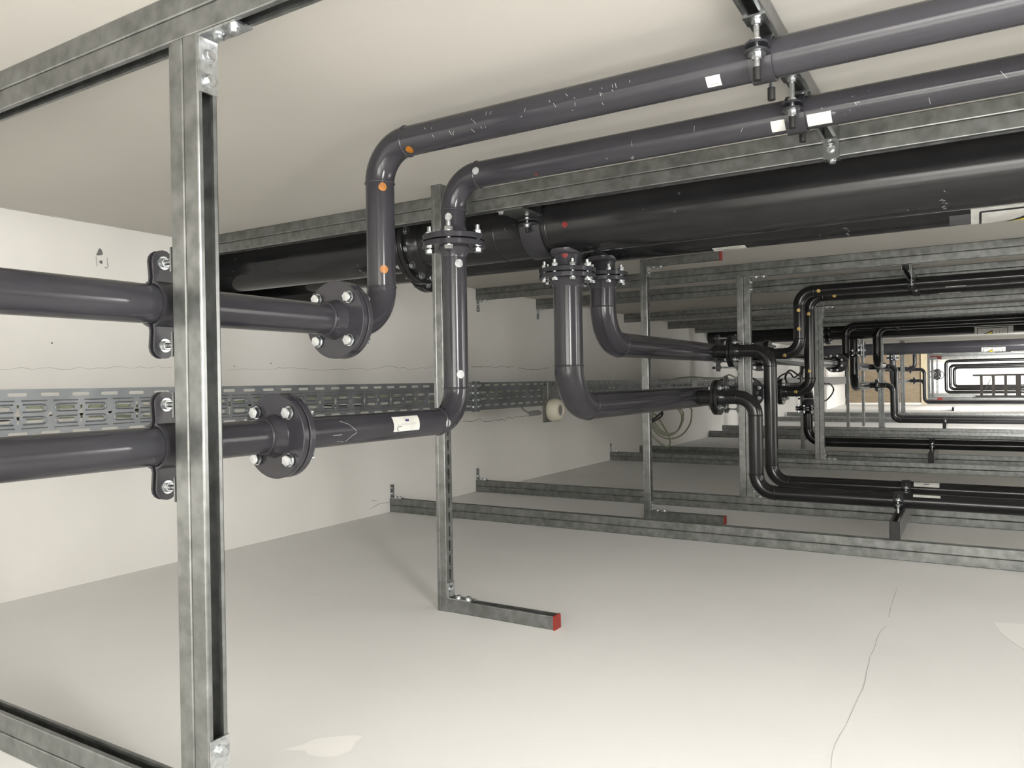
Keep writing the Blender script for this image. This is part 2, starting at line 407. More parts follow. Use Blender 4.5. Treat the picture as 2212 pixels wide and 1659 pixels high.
beam('ceiling beam running behind the two upper pipes across the picture centre', WX, 1.8, 2.29, H-BH)
beam('front floor beam, left end bolted to left wall, long run to right edge', WX, 2.0, 3.69, 0.0, bracket='floor')
beam('second floor beam from the front, left end bolted to the left wall', WX, 2.2, 4.66, 0.0, bracket='floor')
beam('third floor beam from the front, below the hanging cable loops', WX, 2.4, 7.08, 0.0, bracket='floor')
beam('fourth floor beam, starting at the wall corner', WX-0.02, 2.4, 7.88, 0.0)
beam('ceiling beam whose left end is bracketed to wall just right of second upright', WX, 2.2, 4.70, H-BH, bracket='ceiling')
beam('ceiling beam bracketed to left wall beside the large hanging pipe', WX, 2.2, 5.61, H-BH, bracket='ceiling')
beam('ceiling beam above the wall corner, behind the third slotted upright', WX, 2.4, 7.5, H-BH)
G6 = 'distant strut beams'
for y, q in ((8.85,'nearer'),(9.9,'farther')):
    beam('distant ceiling beam above the far black main pipes, %s of two' % q, WX-0.2, 2.6, y, H-BH, group=G6)
for y, q in ((10.45,'nearer'),(11.75,'farther')):
    beam('distant floor beam behind the low black pipe, %s of two' % q, WX-0.2, 2.6, y, 0.0, group='distant floor beams')
beam('distant floor beam beyond the bright strip of floor', WX-0.2, 2.6, 14.6, 0.0)
beam('distant floor beam near the brown board wall', WX-0.2, 2.6, 16.6, 0.0)
for y, q in ((27.0,'nearest'),(29.5,'middle'),(33.6,'farthest')):
    beam('far floor beam beyond the brown wall, %s of three' % q, -1.8, 3.2, y, 0.0, group='far floor beams')
    beam('far ceiling beam beyond the brown wall, %s of three' % q, -1.8, 3.2, y, H-BH, group='far ceiling beams')

def stand(label, x, y, foot, top, z1=H, gx=0.42, slot=True):
    """slotted single upright (back to +X) with optional foot and head stubs ending in red caps"""
    t = thing('strut_stand', label, 'upright', (x-S/2, y+S/2, 0))
    b = MB(); channel(b, (x, y+S/2, 0.0), (0,0,1), (-1,0,0), z1, slots=0.0505 if slot else None)
    sub(b.build('upright', m_steel, t, ang=0.35), t)
    for on, zb, mo in ((foot,0.0,1),(top,z1-S-0.004,-1)):
        if not on: continue
        b = MB(); oz = zb if mo > 0 else zb+S+0.004
        channel(b, (x+0.001, y+S/2, oz), (1,0,0), (0,0,mo), gx, 0.045)
        f = sub(b.build('foot', m_steel, t, ang=0.35), t)
        c = MB(); c.prism([(-S/2-0.001,0),(S/2+0.001,0),(S/2+0.001,0.043),(S/2-0.004,0.0465),(-S/2+0.004,0.0465),(-S/2-0.001,0.043)], (x+gx, y+S/2, oz), (0,1,0), (0,0,mo), (1,0,0), 0.006)
        c.build('end_cap', m_red, f, smooth=False)
        zc = oz+mo*0.0452
        angle_bracket(t, (x+0.0003, y+S/2, zc), (1,0,0), (0,0,mo), (0,1,0), 0.098, 0.055, 0.038, n1=2, n2=1)
    return t
stand('slotted upright at picture centre on a red-capped foot lying on floor', -1.587, 2.156, True, False)
stand('slotted upright with red-capped stubs at floor and ceiling, behind pipe elbows', -1.602, 4.163, True, True)
stand('thin distant upright left of the far bent black pipes', -1.62, 8.95, False, False, slot=False)
stand('thin bright distant upright between the far bent pipes', -1.60, 12.4, False, False, slot=False)
stand('thin distant upright, right of the far flange disc', -1.50, 13.4, False, False, slot=False)
def post2(label, x1, y, z0, z1, group=None, br=True):
    t = thing('strut_upright', label, 'upright', (x1-0.04,y+S/2,z0), group)
    for mo in (-1,1):
        b = MB(); channel(b, (x1-hw,y+S/2,z0), (0,0,1), (mo,0,0), z1-z0, hw); b.build('channel', m_steel, t, ang=0.35)
    if br:
        angle_bracket(t, (x1+0.0003,y+S/2,z1-0.0003), (1,0,0), (0,0,-1), (0,1,0), 0.098, 0.10, 0.038)
        angle_bracket(t, (x1+0.0003,y+S/2,z0+0.0003), (1,0,0), (0,0,1), (0,1,0), 0.098, 0.10, 0.038)
    return t
post2('dark double upright behind the pair of descending pipes', -1.143, 4.66, BH, H-BH)
post2('double upright right of the two rising pipes', -1.118, 7.08, BH, H-BH)
post2('bright distant double upright behind the far descending pipe', -1.15, 12.65, 0.0, H-BH)
post2('distant double upright in front of brown wall', -1.16, 16.9, 0.0, H)
for x, y in ((-1.15,27.0),(-1.15,29.5),(-1.15,33.6)):
    post2(('far upright beyond the brown wall, nearest of three','far upright beyond the brown wall, middle of three','far upright beyond the brown wall, carrying the black cable tangle')[(27.0,29.5,33.6).index(y)], x, y, BH, H-BH, group='far uprights', br=False)
G = 'far red end caps'
for k, (x, y, z) in enumerate(((-1.09,28.0,H-0.06),(-0.98,28.0,H-0.055),(-0.88,28.0,H-0.13),(-0.86,24.8,0.06),(-0.77,24.8,0.12))):
    t = thing('strut_stub', ('far red end cap under the ceiling beyond the brown wall, leftmost of three','far red end cap under the ceiling beyond the brown wall, topmost of three','far red end cap under the ceiling beyond the brown wall, rightmost of three','far red end cap near the floor beyond the brown wall, left of two','far red end cap near the floor beyond the brown wall, right of two')[k], 'strut stub', (x,y,z), G)
    b = MB(); channel(b, (x-0.4,y,z-0.055), (1,0,0), (0,0,1), 0.4, 0.11, 0.09); b.build('foot', m_steel, t)
    if k == 4: b = MB(); b.box((x-0.4,y-0.04,0.0),(x-0.02,y+0.04,0.064)); b.build('base', m_steel, t, smooth=False)
    if k == 2: b = MB(); b.box((x-0.4,y-0.04,z+0.055),(x-0.02,y+0.04,H)); b.build('base', m_steel, t, smooth=False)
    b = MB(); b.box((x,y-0.05,z-0.055),(x+0.02,y+0.05,z+0.055)); b.box((x-0.11,y-0.055,z-0.055),(x,y-0.046,z+0.055)); b.build('end_cap', m_red, t, smooth=False)

# struts running in depth
def ystrut(label, x, y0, y1, z0, mouth, black=False, dbl=False):
    t = thing('strut_crosspiece', label, 'strut', (x, y0, z0))
    if dbl:
        for mo in (-1,1):
            b = MB(); channel(b, (x, y0, z0+S), (0,1,0), (0,0,mo), y1-y0, S); b.build('channel', m_steel, t, ang=0.35)
    else:
        b = MB(); channel(b, (x, y0, z0 if mouth>0 else z0+S), (0,1,0), (0,0,mouth), y1-y0, S); b.build('channel', m_steel, t, ang=0.35)
    if black:
        b = MB()
        zz = [(z0, z0+S), (z0+S+0.0006, z0+2*S)] if dbl else [(z0,z0+S)]
        for k,(a,c) in enumerate(zz):
            b = MB(); b.box((x-S/2-0.0008,y0-0.004,a+0.0002),(x+S/2+0.0008,y0,c)); b.build('end_cap', m_cap, t, smooth=False)
    return t
HX = -0.331
t = ystrut('ceiling strut at upper right carrying the two upper pipe clamps', HX, 0.892, 2.289, H-S, -1)
b = MB()   # hooked plate over the beam face
b.box((HX-0.021,2.2845,H-BH-0.006),(HX+0.021,2.2895,H-S-0.0005)); b.box((HX-0.021,2.25,H-S-0.0045),(HX+0.021,2.2845,H-S-0.0005)); b.box((HX-0.021,2.2895,H-BH-0.006),(HX+0.021,2.315,H-BH-0.0005))
o = sub(b.build('beam_clip', m_steel, t, smooth=False), t)
inst('bolt', me_bolt_s, o, (HX,2.268,H-S-0.0045), (0,0,1)); inst('bolt', me_bolt_s, o, (HX,2.2845,H-S-0.022), (0,1,0)); inst('bolt', me_bolt_s, o, (HX,2.305,H-BH-0.006), (0,0,1))
ystrut('double cross strut with black end cap standing across the front floor beams', -0.302, 3.692, 4.72, BH, 1, True, True)
t = ystrut('cross strut with black end cap on the third floor beam', -0.305, 7.08, 8.0, BH, 1, True, True)
t = ystrut('hanging cross strut above the clamp of the paired upper pipes', -0.31, 4.70, 5.66, H-BH-S-0.001, -1)
b = MB(); b.prism([(0,0),(0.16,0),(0.16,-0.004),(0.004,-0.004),(0.0,-0.09)], (-0.285,4.70,H-BH-0.001), (0,1,0), (0,0,1), (1,0,0), 0.004); b.box((-0.38,4.70,H-BH-0.005),(-0.24,4.745,H-BH-0.001)); b.build('gusset_plate', m_steel, t, smooth=False)
ystrut('distant cross strut with dark end under the far low pipe', -0.34, 11.7, 12.4, BH, 1, True, True)
ystrut('far small post strut under grey far pipe', -0.40, 19.6, 20.4, 0.0, 1, True, True)

# ------------------------------------------------------------------ pipes
def bead(parent, c, ax, r, wd=0.0035, amp=0.0028):
    b = MB(); b.revolve([(-wd,r-0.0005),(-wd*0.5,r+amp*0.8),(0,r+amp),(wd*0.5,r+amp*0.8),(wd,r-0.0005)], c, ax, 36)
    return b.build('weld_bead', parent['_m'] if False else PM[parent.name], parent, ang=1.2)
PM = {}
def pipe_run(name, label, pts, r, Re, m=None, group=None, n=40, beads=True, cat='pipe', closed_ends=True, skip_bead=()):
    m = m or m_pipe
    pts = [V(p) for p in pts]
    t = thing(name, label, cat, pts[0], group); PM[t.name] = m
    k = len(pts); st = []
    for i in range(k-1):
        d = (pts[i+1]-pts[i]).normalized()
        a = pts[i]+d*(Re if i > 0 else 0); c = pts[i+1]-d*(Re if i < k-2 else 0)
        if (c-a).dot(d) > 1e-4:
            b = MB(); b.cyl(a, c, r, n, caps=closed_ends); b.build('pipe', m, t)
        st.append(d)
    for i in range(1, k-1):
        d0, d1 = st[i-1], st[i]; a = pts[i]-d0*Re; cc = a+d1*Re
        arc = []
        for q in range(13):
            th = PI/2*q/12; arc.append(cc+(-d1*math.cos(th)+d0*math.sin(th))*Re)
        b = MB(); b.sweep(arc, r+0.0006, n); b.build('elbow', m, t)
        if beads:
            for j,(p,ax) in enumerate(((a,d0),(pts[i]+d1*Re,d1))):
                if (i,j) not in skip_bead: bead(t, p, ax, r)
    return t
def flange(parent, face, ax, r, R, th=0.018, neck=0.045, m=None, gap=0.002, n=56):
    """flange whose sealing face is at 'face', ax pointing out of its pipe"""
    m = m or PM[parent.name]; e = 0.0015
    b = MB()
    b.revolve([(-neck,r+0.0008),(-neck*0.82,r*1.05),(-neck*0.62,r*1.19),(-th-0.004,r*1.24),(-th,r*1.30),(-th,R-e),(-th+e,R),(-e-gap,R),(-gap,R-e),(-gap,R*0.74),(0,R*0.72),(0,r*0.5)], face, ax, n)
    return sub(b.build('flange', m, parent, ang=0.5), parent)
BM = {}
def bolts(fl, face, ax, pcr, n, phase, th=0.018, af=0.023, tail=0.012):
    """n bolts through both flanges of the joint: heads on the side of fl"""
    key = (round(th,4), af, tail)
    if key not in BM: BM[key] = bolt_mesh('bolt', af, af*0.42, 2*th+0.004, af*0.62, tail)
    ax = V(ax).normalized(); u, w_ = frame(ax)
    for k in range(n):
        a = phase+2*PI*k/n
        p = V(face)-ax*(th+0.002)+(u*math.cos(a)+w_*math.sin(a))*pcr
        inst('bolt', BM[key], fl, p, ax, rot=random.uniform(0,1))
def ring_gasket(parent, face, ax, R):
    b = MB(); b.revolve([(-0.0022,R*0.5),(-0.0022,R),(0.0022,R),(0.0022,R*0.5)], face, ax, 40); return b.build('gasket', m_rubber, parent)

r1 = 0.0362; XR = -1.285; ZU = CZ+0.155; ZL = CZ-0.106; RE = 0.092; FR = 0.0918
def cyl_map(o, ax, ref, r):
    """returns f(s, arc): point on cylinder, s along ax from o, arc measured from direction ref"""
    o = V(o); ax = V(ax).normalized(); ref = V(ref); ref = (ref-ax*ref.dot(ax)).normalized(); tn = ax.cross(ref)
    return lambda s, a: o+ax*s+(ref*math.cos(a/r)+tn*math.sin(a/r))*r
def patch_rect(f, s0, s1, a0, a1, name, m, parent, ns=3, na=12):
    b = MB(); vs = [f(s0+(s1-s0)*i/ns, a0+(a1-a0)*j/na) for i in range(ns+1) for j in range(na+1)]
    b.add(vs, [(i*(na+1)+j,i*(na+1)+j+1,(i+1)*(na+1)+j+1,(i+1)*(na+1)+j) for i in range(ns) for j in range(na)])
    return b.build(name, m, parent)
def patch_disc(f, s, a, rad, name, m, parent, jag=0.06):
    b = MB(); n = 18; rr = [1+random.uniform(-jag,jag) for _ in range(n)]
    vs = [f(s,a)]
    for q in (0.5,1.0):
        vs += [f(s+rad*q*rr[k]*math.cos(2*PI*k/n), a+rad*q*rr[k]*math.sin(2*PI*k/n)) for k in range(n)]
    fs = [(0,1+k,1+(k+1)%n) for k in range(n)]+[(1+k,1+n+k,1+n+(k+1)%n,1+(k+1)%n) for k in range(n)]
    b.add(vs, fs); return b.build(name, m, parent)
def patch_quadstrip(f, rows, name, m, parent):
    """rows of (a, sL, sR)"""
    b = MB(); vs = []
    for a, l, r in rows: vs += [f(l,a), f(r,a)]
    b.add(vs, [(2*i,2*i+1,2*i+3,2*i+2) for i in range(len(rows)-1)]); return b.build(name, m, parent)
def patch_line(f, pts, wd, name, m, parent):
    b = MB(); vs = []
    for i,(s,a) in enumerate(pts):
        p = V(pts[max(i-1,0)]); q = V(pts[min(i+1,len(pts)-1)]); d = (q-p).normalized()
        vs += [f(s-d.y*wd, a+d.x*wd), f(s+d.y*wd, a-d.x*wd)]
    b.add(vs, [(2*i,2*i+1,2*i+3,2*i+2) for i in range(len(pts)-1)]); return b.build(name, m, parent)
def text_on(f, txt, s, a, size, name, m, parent, flip=1):
    cu = bpy.data.curves.new('lettering', 'FONT'); cu.body = txt; cu.size = size; cu.resolution_u = 2
    ob = bpy.data.objects.new('lettering', cu); C.objects.link(ob)
    dg = bpy.context.evaluated_depsgraph_get(); dg.update()
    me = ob.evaluated_get(dg).to_mesh()
    b = MB(); b.add([f(s+v.co.x, a+flip*v.co.y) for v in me.vertices], [tuple(p.vertices) for p in me.polygons])
    ob.evaluated_get(dg).to_mesh_clear(); bpy.data.objects.remove(ob, do_unlink=True); bpy.data.curves.remove(cu)
    return b.build(name, m, parent)

# upper left pipe -> flange -> goose neck to the ceiling run
FU = 1.335; FL = 1.148; TH = 0.0175
pa = pipe_run('pipe_run', 'upper grey pipe entering from left edge, ending in a four-bolt flange', [(XR,-0.6,ZU),(XR,FU-0.03,ZU)], r1, RE)
fa = flange(pa, (XR,FU,ZU), (0,1,0), r1, FR, TH); bolts(fa, (XR,FU,ZU), (0,1,0), 0.0705, 4, PI/4, TH)
bead(pa, (XR,FU-0.047,ZU), (0,1,0), r1)
pb = pipe_run('pipe_run', 'grey gooseneck pipe with orange paint dots rising to upper ceiling run', [(XR,FU+0.03,ZU),(XR,1.488,ZU),(XR,1.488,CZ+0.603),(1.7,1.488,CZ+0.603)], r1, RE)
flange(pb, (XR,FU,ZU), (0,-1,0), r1, FR, TH)
ring_gasket(pb, (XR,FU,ZU), (0,1,0), 0.062)
r_ = r1+0.0012
fv = cyl_map((XR,1.488,0), (0,0,1), (0.669,-0.743,0), r_)
patch_disc(fv, CZ+0.495, 0.006, 0.0105, 'paint_dot', m_orange, pb); patch_disc(fv, CZ+0.289, 0.006, 0.0105, 'paint_dot', m_orange, pb)
fh = cyl_map((0,1.488,CZ+0.603), (1,0,0), (0,-0.92,-0.39), r_)
patch_disc(fh, -1.170, 0.021, 0.0105, 'paint_dot', m_orange, pb)
fy = cyl_map((XR,0,ZU), (0,1,0), (1,0,0), r1+0.0022)
patch_disc(fy, 1.392, 0.004, 0.0105, 'paint_dot', m_orange, pb)
patch_rect(fh, -0.435, -0.407, 0.006, 0.030, 'sticker', m_paper, pb)
fh2 = cyl_map((0,1.488,CZ+0.603), (1,0,0), (0,-0.92,-0.39), r_+0.0004)
patch_rect(fh2, -0.428, -0.412, 0.0225, 0.0242, 'print', m_grey_ink, pb, 2, 2)
# scratches on the upper run
for k in range(30):
    s = random.choice((random.gauss(-1.0,0.09),random.gauss(-0.68,0.12))); a = random.uniform(-0.03,0.012); L = random.uniform(0.003,0.013); g = random.gauss(1.4,0.6)
    patch_line(fh, [(s,a),(s+L*0.5*math.cos(g)+random.uniform(-.001,.001),a+L*0.5*math.sin(g)),(s+L*math.cos(g),a+L*math.sin(g))], 0.0005, 'scratch', m_grey_ink, pb)

pc = pipe_run('pipe_run', 'lower grey pipe entering from left edge, ending in a four-bolt flange', [(XR,-0.6,ZL),(XR,FL-0.03,ZL)], r1, RE)
fc = flange(pc, (XR,FL,ZL), (0,1,0), r1, FR, TH); bolts(fc, (XR,FL,ZL), (0,1,0), 0.0705, 4, PI/4, TH)
bead(pc, (XR,FL-0.047,ZL), (0,1,0), r1)
YP2 = 1.807; ZF2 = CZ+0.4095
pd = pipe_run('pipe_run', 'grey pipe with white label, turning up to a horizontal flange', [(XR,FL+0.03,ZL),(XR,YP2,ZL),(XR,YP2,ZF2-0.03)], r1, RE)
flange(pd, (XR,FL,ZL), (0,-1,0), r1, FR, TH); ring_gasket(pd, (XR,FL,ZL), (0,1,0), 0.062)
fd = flange(pd, (XR,YP2,ZF2), (0,0,1), r1, FR, TH); bolts(fd, (XR,YP2,ZF2), (0,0,1), 0.0705, 4, 0.42, TH, tail=0.016)
pe = pipe_run('pipe_run', 'grey pipe with white dots rising above horizontal flange into second ceiling run', [(XR,YP2,ZF2+0.03),(XR,YP2,CZ+0.5925),(1.8,YP2,CZ+0.5925)], r1, RE)
flange(pe, (XR,YP2,ZF2), (0,0,-1), r1, FR, TH); ring_gasket(pe, (XR,YP2,ZF2), (0,0,1), 0.062)
fv2 = cyl_map((XR,YP2,0), (0,0,1), (0.6,-0.8,0), r_)
patch_disc(fv2, CZ+0.344, 0.014, 0.012, 'paint_dot', m_white, pd); patch_disc(fv2, CZ+0.026, 0.013, 0.012, 'paint_dot', m_white, pd)
patch_disc(fv2, CZ+0.477, -0.016, 0.011, 'paint_dot', m_white, pe)
fh3 = cyl_map((0,YP2,CZ+0.5925), (1,0,0), (0,-0.95,-0.31), r_)
patch_disc(fh3, -1.18, -0.012, 0.011, 'paint_dot', m_white, pe)
patch_disc(fh3, -0.998, 0.030, 0.004, 'paint_dot', m_reddot, pe)
patch_rect(fh3, -0.383, -0.353, 0.004, 0.032, 'sticker', m_paper, pe); patch_rect(fh3, -0.306, -0.256, 0.004, 0.034, 'sticker', m_paper, pe)
for k in range(8):
    s = random.uniform(-0.9,0.4); a = random.uniform(-0.02,0.02); L = random.uniform(0.004,0.02); g = random.uniform(0.9,2.2)
    patch_line(fh3, [(s,a),(s+L*math.cos(g),a+L*math.sin(g))], 0.0004, 'scratch', m_grey_ink, pe)
fl_ = cyl_map((XR,0,ZL), (0,1,0), (1,0,0), r_)
# arc grows downwards (ax Y x ref X = -Z)
patch_disc(fl_, 1.715, 0.004, 0.011, 'paint_dot', m_white, pd); patch_disc(fl_, 1.20, -0.002, 0.011, 'paint_dot', m_white, pd)
stk = sub(patch_rect(fl_, 1.483, 1.587, -0.026, 0.014, 'sticker', m_paper, pd, 6, 12), pd)
fl2 = cyl_map((XR,0,ZL), (0,1,0), (1,0,0), r_+0.0004); fl3_ = cyl_map((XR,0,ZL), (0,1,0), (1,0,0), r_+0.0007)
patch_rect(fl2, 1.530, 1.545, -0.019, -0.011, 'logo', m_blue, stk, 2, 3)
patch_rect(fl3_, 1.531, 1.544, -0.0185, -0.0165, 'logo', m_paper, stk, 2, 2)
text_on(fl2, 'S1A-CWAC-L2-SP-003', 1.495, -0.001, 0.0078, 'lettering', m_grey_ink, stk, -1)
patch_line(fl2, [(1.513,0.001),(1.503,0.001),(1.497,0.003),(1.4955,0.006),(1.498,0.010),(1.503,0.012)], 0.0008, 'pen_mark', m_ink, stk)
for a_,b_,c_,d_ in ((1.514,1.524,0.003,0.010),(1.545,1.574,0.003,0.010)):
    patch_line(fl2, [(a_,c_),(b_,c_),(b_,d_),(a_,d_),(a_,c_)], 0.0003, 'print', m_grey_ink, stk)
patch_line(fl_, [(1.30,-0.025),(1.325,-0.015),(1.345,0.0),(1.348,0.006),(1.335,0.012),(1.325,0.02),(1.318,0.03)], 0.0006, 'scratch', m_grey_ink, pd)
patch_line(fl_, [(1.27,0.008),(1.30,0.008)], 0.0006, 'scratch', m_grey_ink, pd); patch_line(fl_, [(1.29,0.026),(1.31,0.026),(1.312,0.031)], 0.0006, 'scratch', m_grey_ink, pd)

# clamps ---------------------------------------------------------------
def hexnut(parent, p, ax, af=0.0165, h=0.008, washer=0.0125):
    b = MB(); ax = V(ax).normalized(); b.cyl(V(p),V(p)+ax*0.002,washer,16); b.hexa(V(p)+ax*0.002,ax,af,h); return b.build('nut', m_zinc, parent)
def clamp(label, c, a, bdir, r, ear, rodlen, tail=0.03, wd=0.042, group=None, cap=True, plate=0.0):
    """two half shells round a pipe: axis a, rods along bdir (towards the strut), ears across"""
    c, a, bd = V(c), V(a).normalized(), V(bdir).normalized(); e = a.cross(bd)
    t = thing('pipe_clamp', label, 'clamp', c, group)
    th = 0.0045; ro = r+0.0018
    for sg in (1,-1):
        b = MB(); g = 0.0045
        P = []; n = 14; a0 = math.asin(min(0.9,(g+th)/(ro+th)))
        for k in range(n+1):
            q = a0+(PI-2*a0)*k/n; P.append(((ro+th)*math.cos(q),(ro+th)*math.sin(q)))
        ai = math.asin(min(0.9,g/ro))
        Q = []
        for k in range(n+1):
            q = PI-ai-(PI-2*ai)*k/n; Q.append((ro*math.cos(q),ro*math.sin(q)))
        b.prism([(x,sg*y) for x,y in P+Q], c-a*(wd/2), e, bd, a, wd)
        for se in (1,-1):
            q0 = ro*math.cos(ai)-0.001; L = ear+0.024
            pl = [(q0,-wd/2),(q0+0.012,-wd/2*0.9)]
            for k in range(9):
                q = -PI/2+PI*k/8; pl.append((L-wd/2+wd/2*math.cos(q), wd/2*math.sin(q)))
            pl += [(q0+0.012,wd/2*0.9),(q0,wd/2)]
            b.prism([(se*x,y) for x,y in pl], c+bd*(sg*g if sg>0 else -g-th), e, a, bd, th)
        b.build('clamp_half', m_clamp, t, ang=0.5)
    for se in (1,-1):
        p = c+e*(se*ear); b = MB(); b.cyl(p-bd*tail, p+bd*rodlen, 0.0052, 12)
        rod = sub(b.build('threaded_rod', m_zinc, t), t)
        hexnut(rod, p+bd*0.0092, bd); hexnut(rod, p-bd*0.0092, -bd, washer=0.0165)
        if cap:
            k = MB(); k.cyl(p-bd*(tail+0.006), p-bd*(tail-0.018), 0.0075, 14); k.build('rod_cap', m_cap, rod)
        if plate:
            k = MB(); q = p+bd*(rodlen-0.004); u = e; vv = a
            k.prism([(-plate,-0.0205),(plate,-0.0205),(plate,0.0205),(-plate,0.0205)], q, u, vv, bd, 0.004); o2 = k.build('slot_plate', m_steel, rod, smooth=False)
            hexnut(rod, q, -bd, 0.0165, 0.007, 0.012)
    return t
clamp('dark clamp holding upper left pipe to the near upright', (XR,0.871,ZU), (0,1,0), (1,0,0), r1, 0.076, 0.061, 0.022, plate=0.022)
clamp('dark clamp holding lower left pipe to the near upright', (XR,0.871,ZL), (0,1,0), (1,0,0), r1, 0.076, 0.061, 0.022, plate=0.022)
clamp('dark hanging clamp around upper ceiling pipe beside its small white sticker', (HX,1.488,CZ+0.603), (1,0,0), (0,0,1), r1, 0.058, 0.056, 0.052, plate=0.020)
clamp('dark hanging clamp around second ceiling pipe between two white stickers', (HX,YP2,CZ+0.5925), (1,0,0), (0,0,1), r1, 0.058, 0.066, 0.040, plate=0.020)

# mains -----------------------------------------------------------------
rm = 0.1096; ZM1 = CZ+0.587; YM1 = 2.556; ZM2 = CZ+0.619; YM2 = 3.01
FM = 0.165
def main_pipe(label, y, z, x0, x1, xf, dark=m_dark, tee=None, two=True):
    t = pipe_run('main_pipe', label, [(xf+0.04,y,z),(x1,y,z)], rm, 0.1, m=dark, n=56)
    f = flange(t, (xf,y,z), (-1,0,0), rm, FM, 0.022, 0.06); 
    bolts(f, (xf,y,z), (-1,0,0), 0.140, 12, PI/12, 0.022, 0.026, 0.014)
    t2 = pipe_run('main_pipe', label.replace('large','left stub of large'), [(x0,y,z),(xf-0.04,y,z)], rm, 0.1, m=dark, n=56)
    flange(t2, (xf,y,z), (1,0,0), rm, FM, 0.022, 0.06); ring_gasket(t2, (xf,y,z), (1,0,0), 0.13)
    return t
m1 = main_pipe('large dark main pipe with red dot, front of two under the ceiling', YM1, ZM1, WX-1.0, 2.0, -1.985)
m2 = main_pipe('large dark main pipe with warning label, rear of two under the ceiling', YM2, ZM2, WX-1.0, 2.2, -2.30)
fm1 = cyl_map((0,YM1,ZM1), (1,0,0), (0,-1,0), rm+0.0012)
# arc positive: ax X cross -Y = -Z, so downwards
patch_disc(fm1, -1.250, 0.022, 0.011, 'paint_dot', m_reddot, m1)
bead(m1, (-1.56,YM1,ZM1), (1,0,0), rm, 0.004, 0.002); bead(m1, (-1.335,YM1,ZM1), (1,0,0), rm, 0.004, 0.002)
fm2 = cyl_map((0,YM2,ZM2), (1,0,0), (0,-1,0), rm+0.0010)
def warning_sign(parent, f0, f1, f2, s0, w_, a0, a1, text):
    sg = sub(patch_rect(f0, s0, s0+w_, a0, a1, 'warning_label', m_paper, parent, 8, 24), parent)
    b0, b1, b2, b3 = s0+w_*0.075, s0+w_*0.86, a0+0.016, a1-0.016
    tw = 0.0035
    for p in ([(b0,b2),(b0,(b2+b3)/2),(b0,b3)], [(b1,b2),(b1,(b2+b3)/2),(b1,b3)]):
        n = 16; patch_line(f1, [(p[0][0], b2+(b3-b2)*k/n) for k in range(n+1)], tw, 'frame_line', m_ink, sg)
    for a in (b2,b3): patch_line(f1, [(b0+(b1-b0)*k/4, a) for k in range(5)], tw, 'frame_line', m_ink, sg)
    ac = (a0+a1)/2; hgt = w_*0.19; sl = s0+w_*0.22; sr = s0+w_*0.47
    n = 20
    rows = [(ac-hgt+2*hgt*k/n, sr-(sr-sl)*(1-abs(-1+2*k/n))-0.0001, sr) for k in range(n+1)]
    patch_quadstrip(f1, rows, 'warning_triangle', m_ink, sg)
    q = 0.68; c_ = sr-0.0055
    rows = [(ac-hgt*q+2*hgt*q*k/n, c_-(sr-sl)*q*(1-abs(-1+2*k/n))-0.0001, c_) for k in range(n+1)]
    patch_quadstrip(f2, rows, 'warning_field', m_signy, sg)
    for k in range(3):
        patch_rect(f1, s0+w_*(0.56+0.08*k), s0+w_*(0.585+0.08*k), ac-hgt*0.8, ac+hgt*(0.8-0.2*k), 'print', m_grey_ink, sg, 1, 8)
    return sg
fm2b = cyl_map((0,YM2,ZM2), (1,0,0), (0,-1,0), rm+0.0014); fm2c = cyl_map((0,YM2,ZM2), (1,0,0), (0,-1,0), rm+0.0018)
warning_sign(m2, fm2, fm2b, fm2c, 0.0, 0.36, 0.082, 0.30, '')
patch_rect(fm2, -0.062, -0.001, 0.10, 0.16, 'tape', m_card, m2, 2, 8)
stk2 = sub(patch_rect(fm2, -0.872, -0.745, 0.137, 0.20, 'sticker', m_paper, m2, 3, 10), m2)
patch_rect(fm2b, -0.865, -0.760, 0.144, 0.147, 'print', m_grey_ink, stk2, 2, 2); patch_rect(fm2b, -0.857, -0.775, 0.156, 0.161, 'print', m_grey_ink, stk2, 2, 2); patch_rect(fm2b, -0.835, -0.81, 0.166, 0.173, 'logo', m_ink, stk2, 2, 2)
t = clamp('large dark clamp on front main pipe with a hanging rod', (-1.395,YM1,ZM1-0.0), (1,0,0), (0,0,1), rm, 0.128, 0.020, 0.030, wd=0.085)
b = MB(); b.box((-1.45,2.30,H-BH-0.006),(-1.34,2.47,H-BH-0.001)); o = sub(b.build('hanger_plate', m_steel, t, smooth=False), t)
inst('bolt', me_bolt_s, o, (-1.435,2.312,H-BH-0.006), (0,0,1))

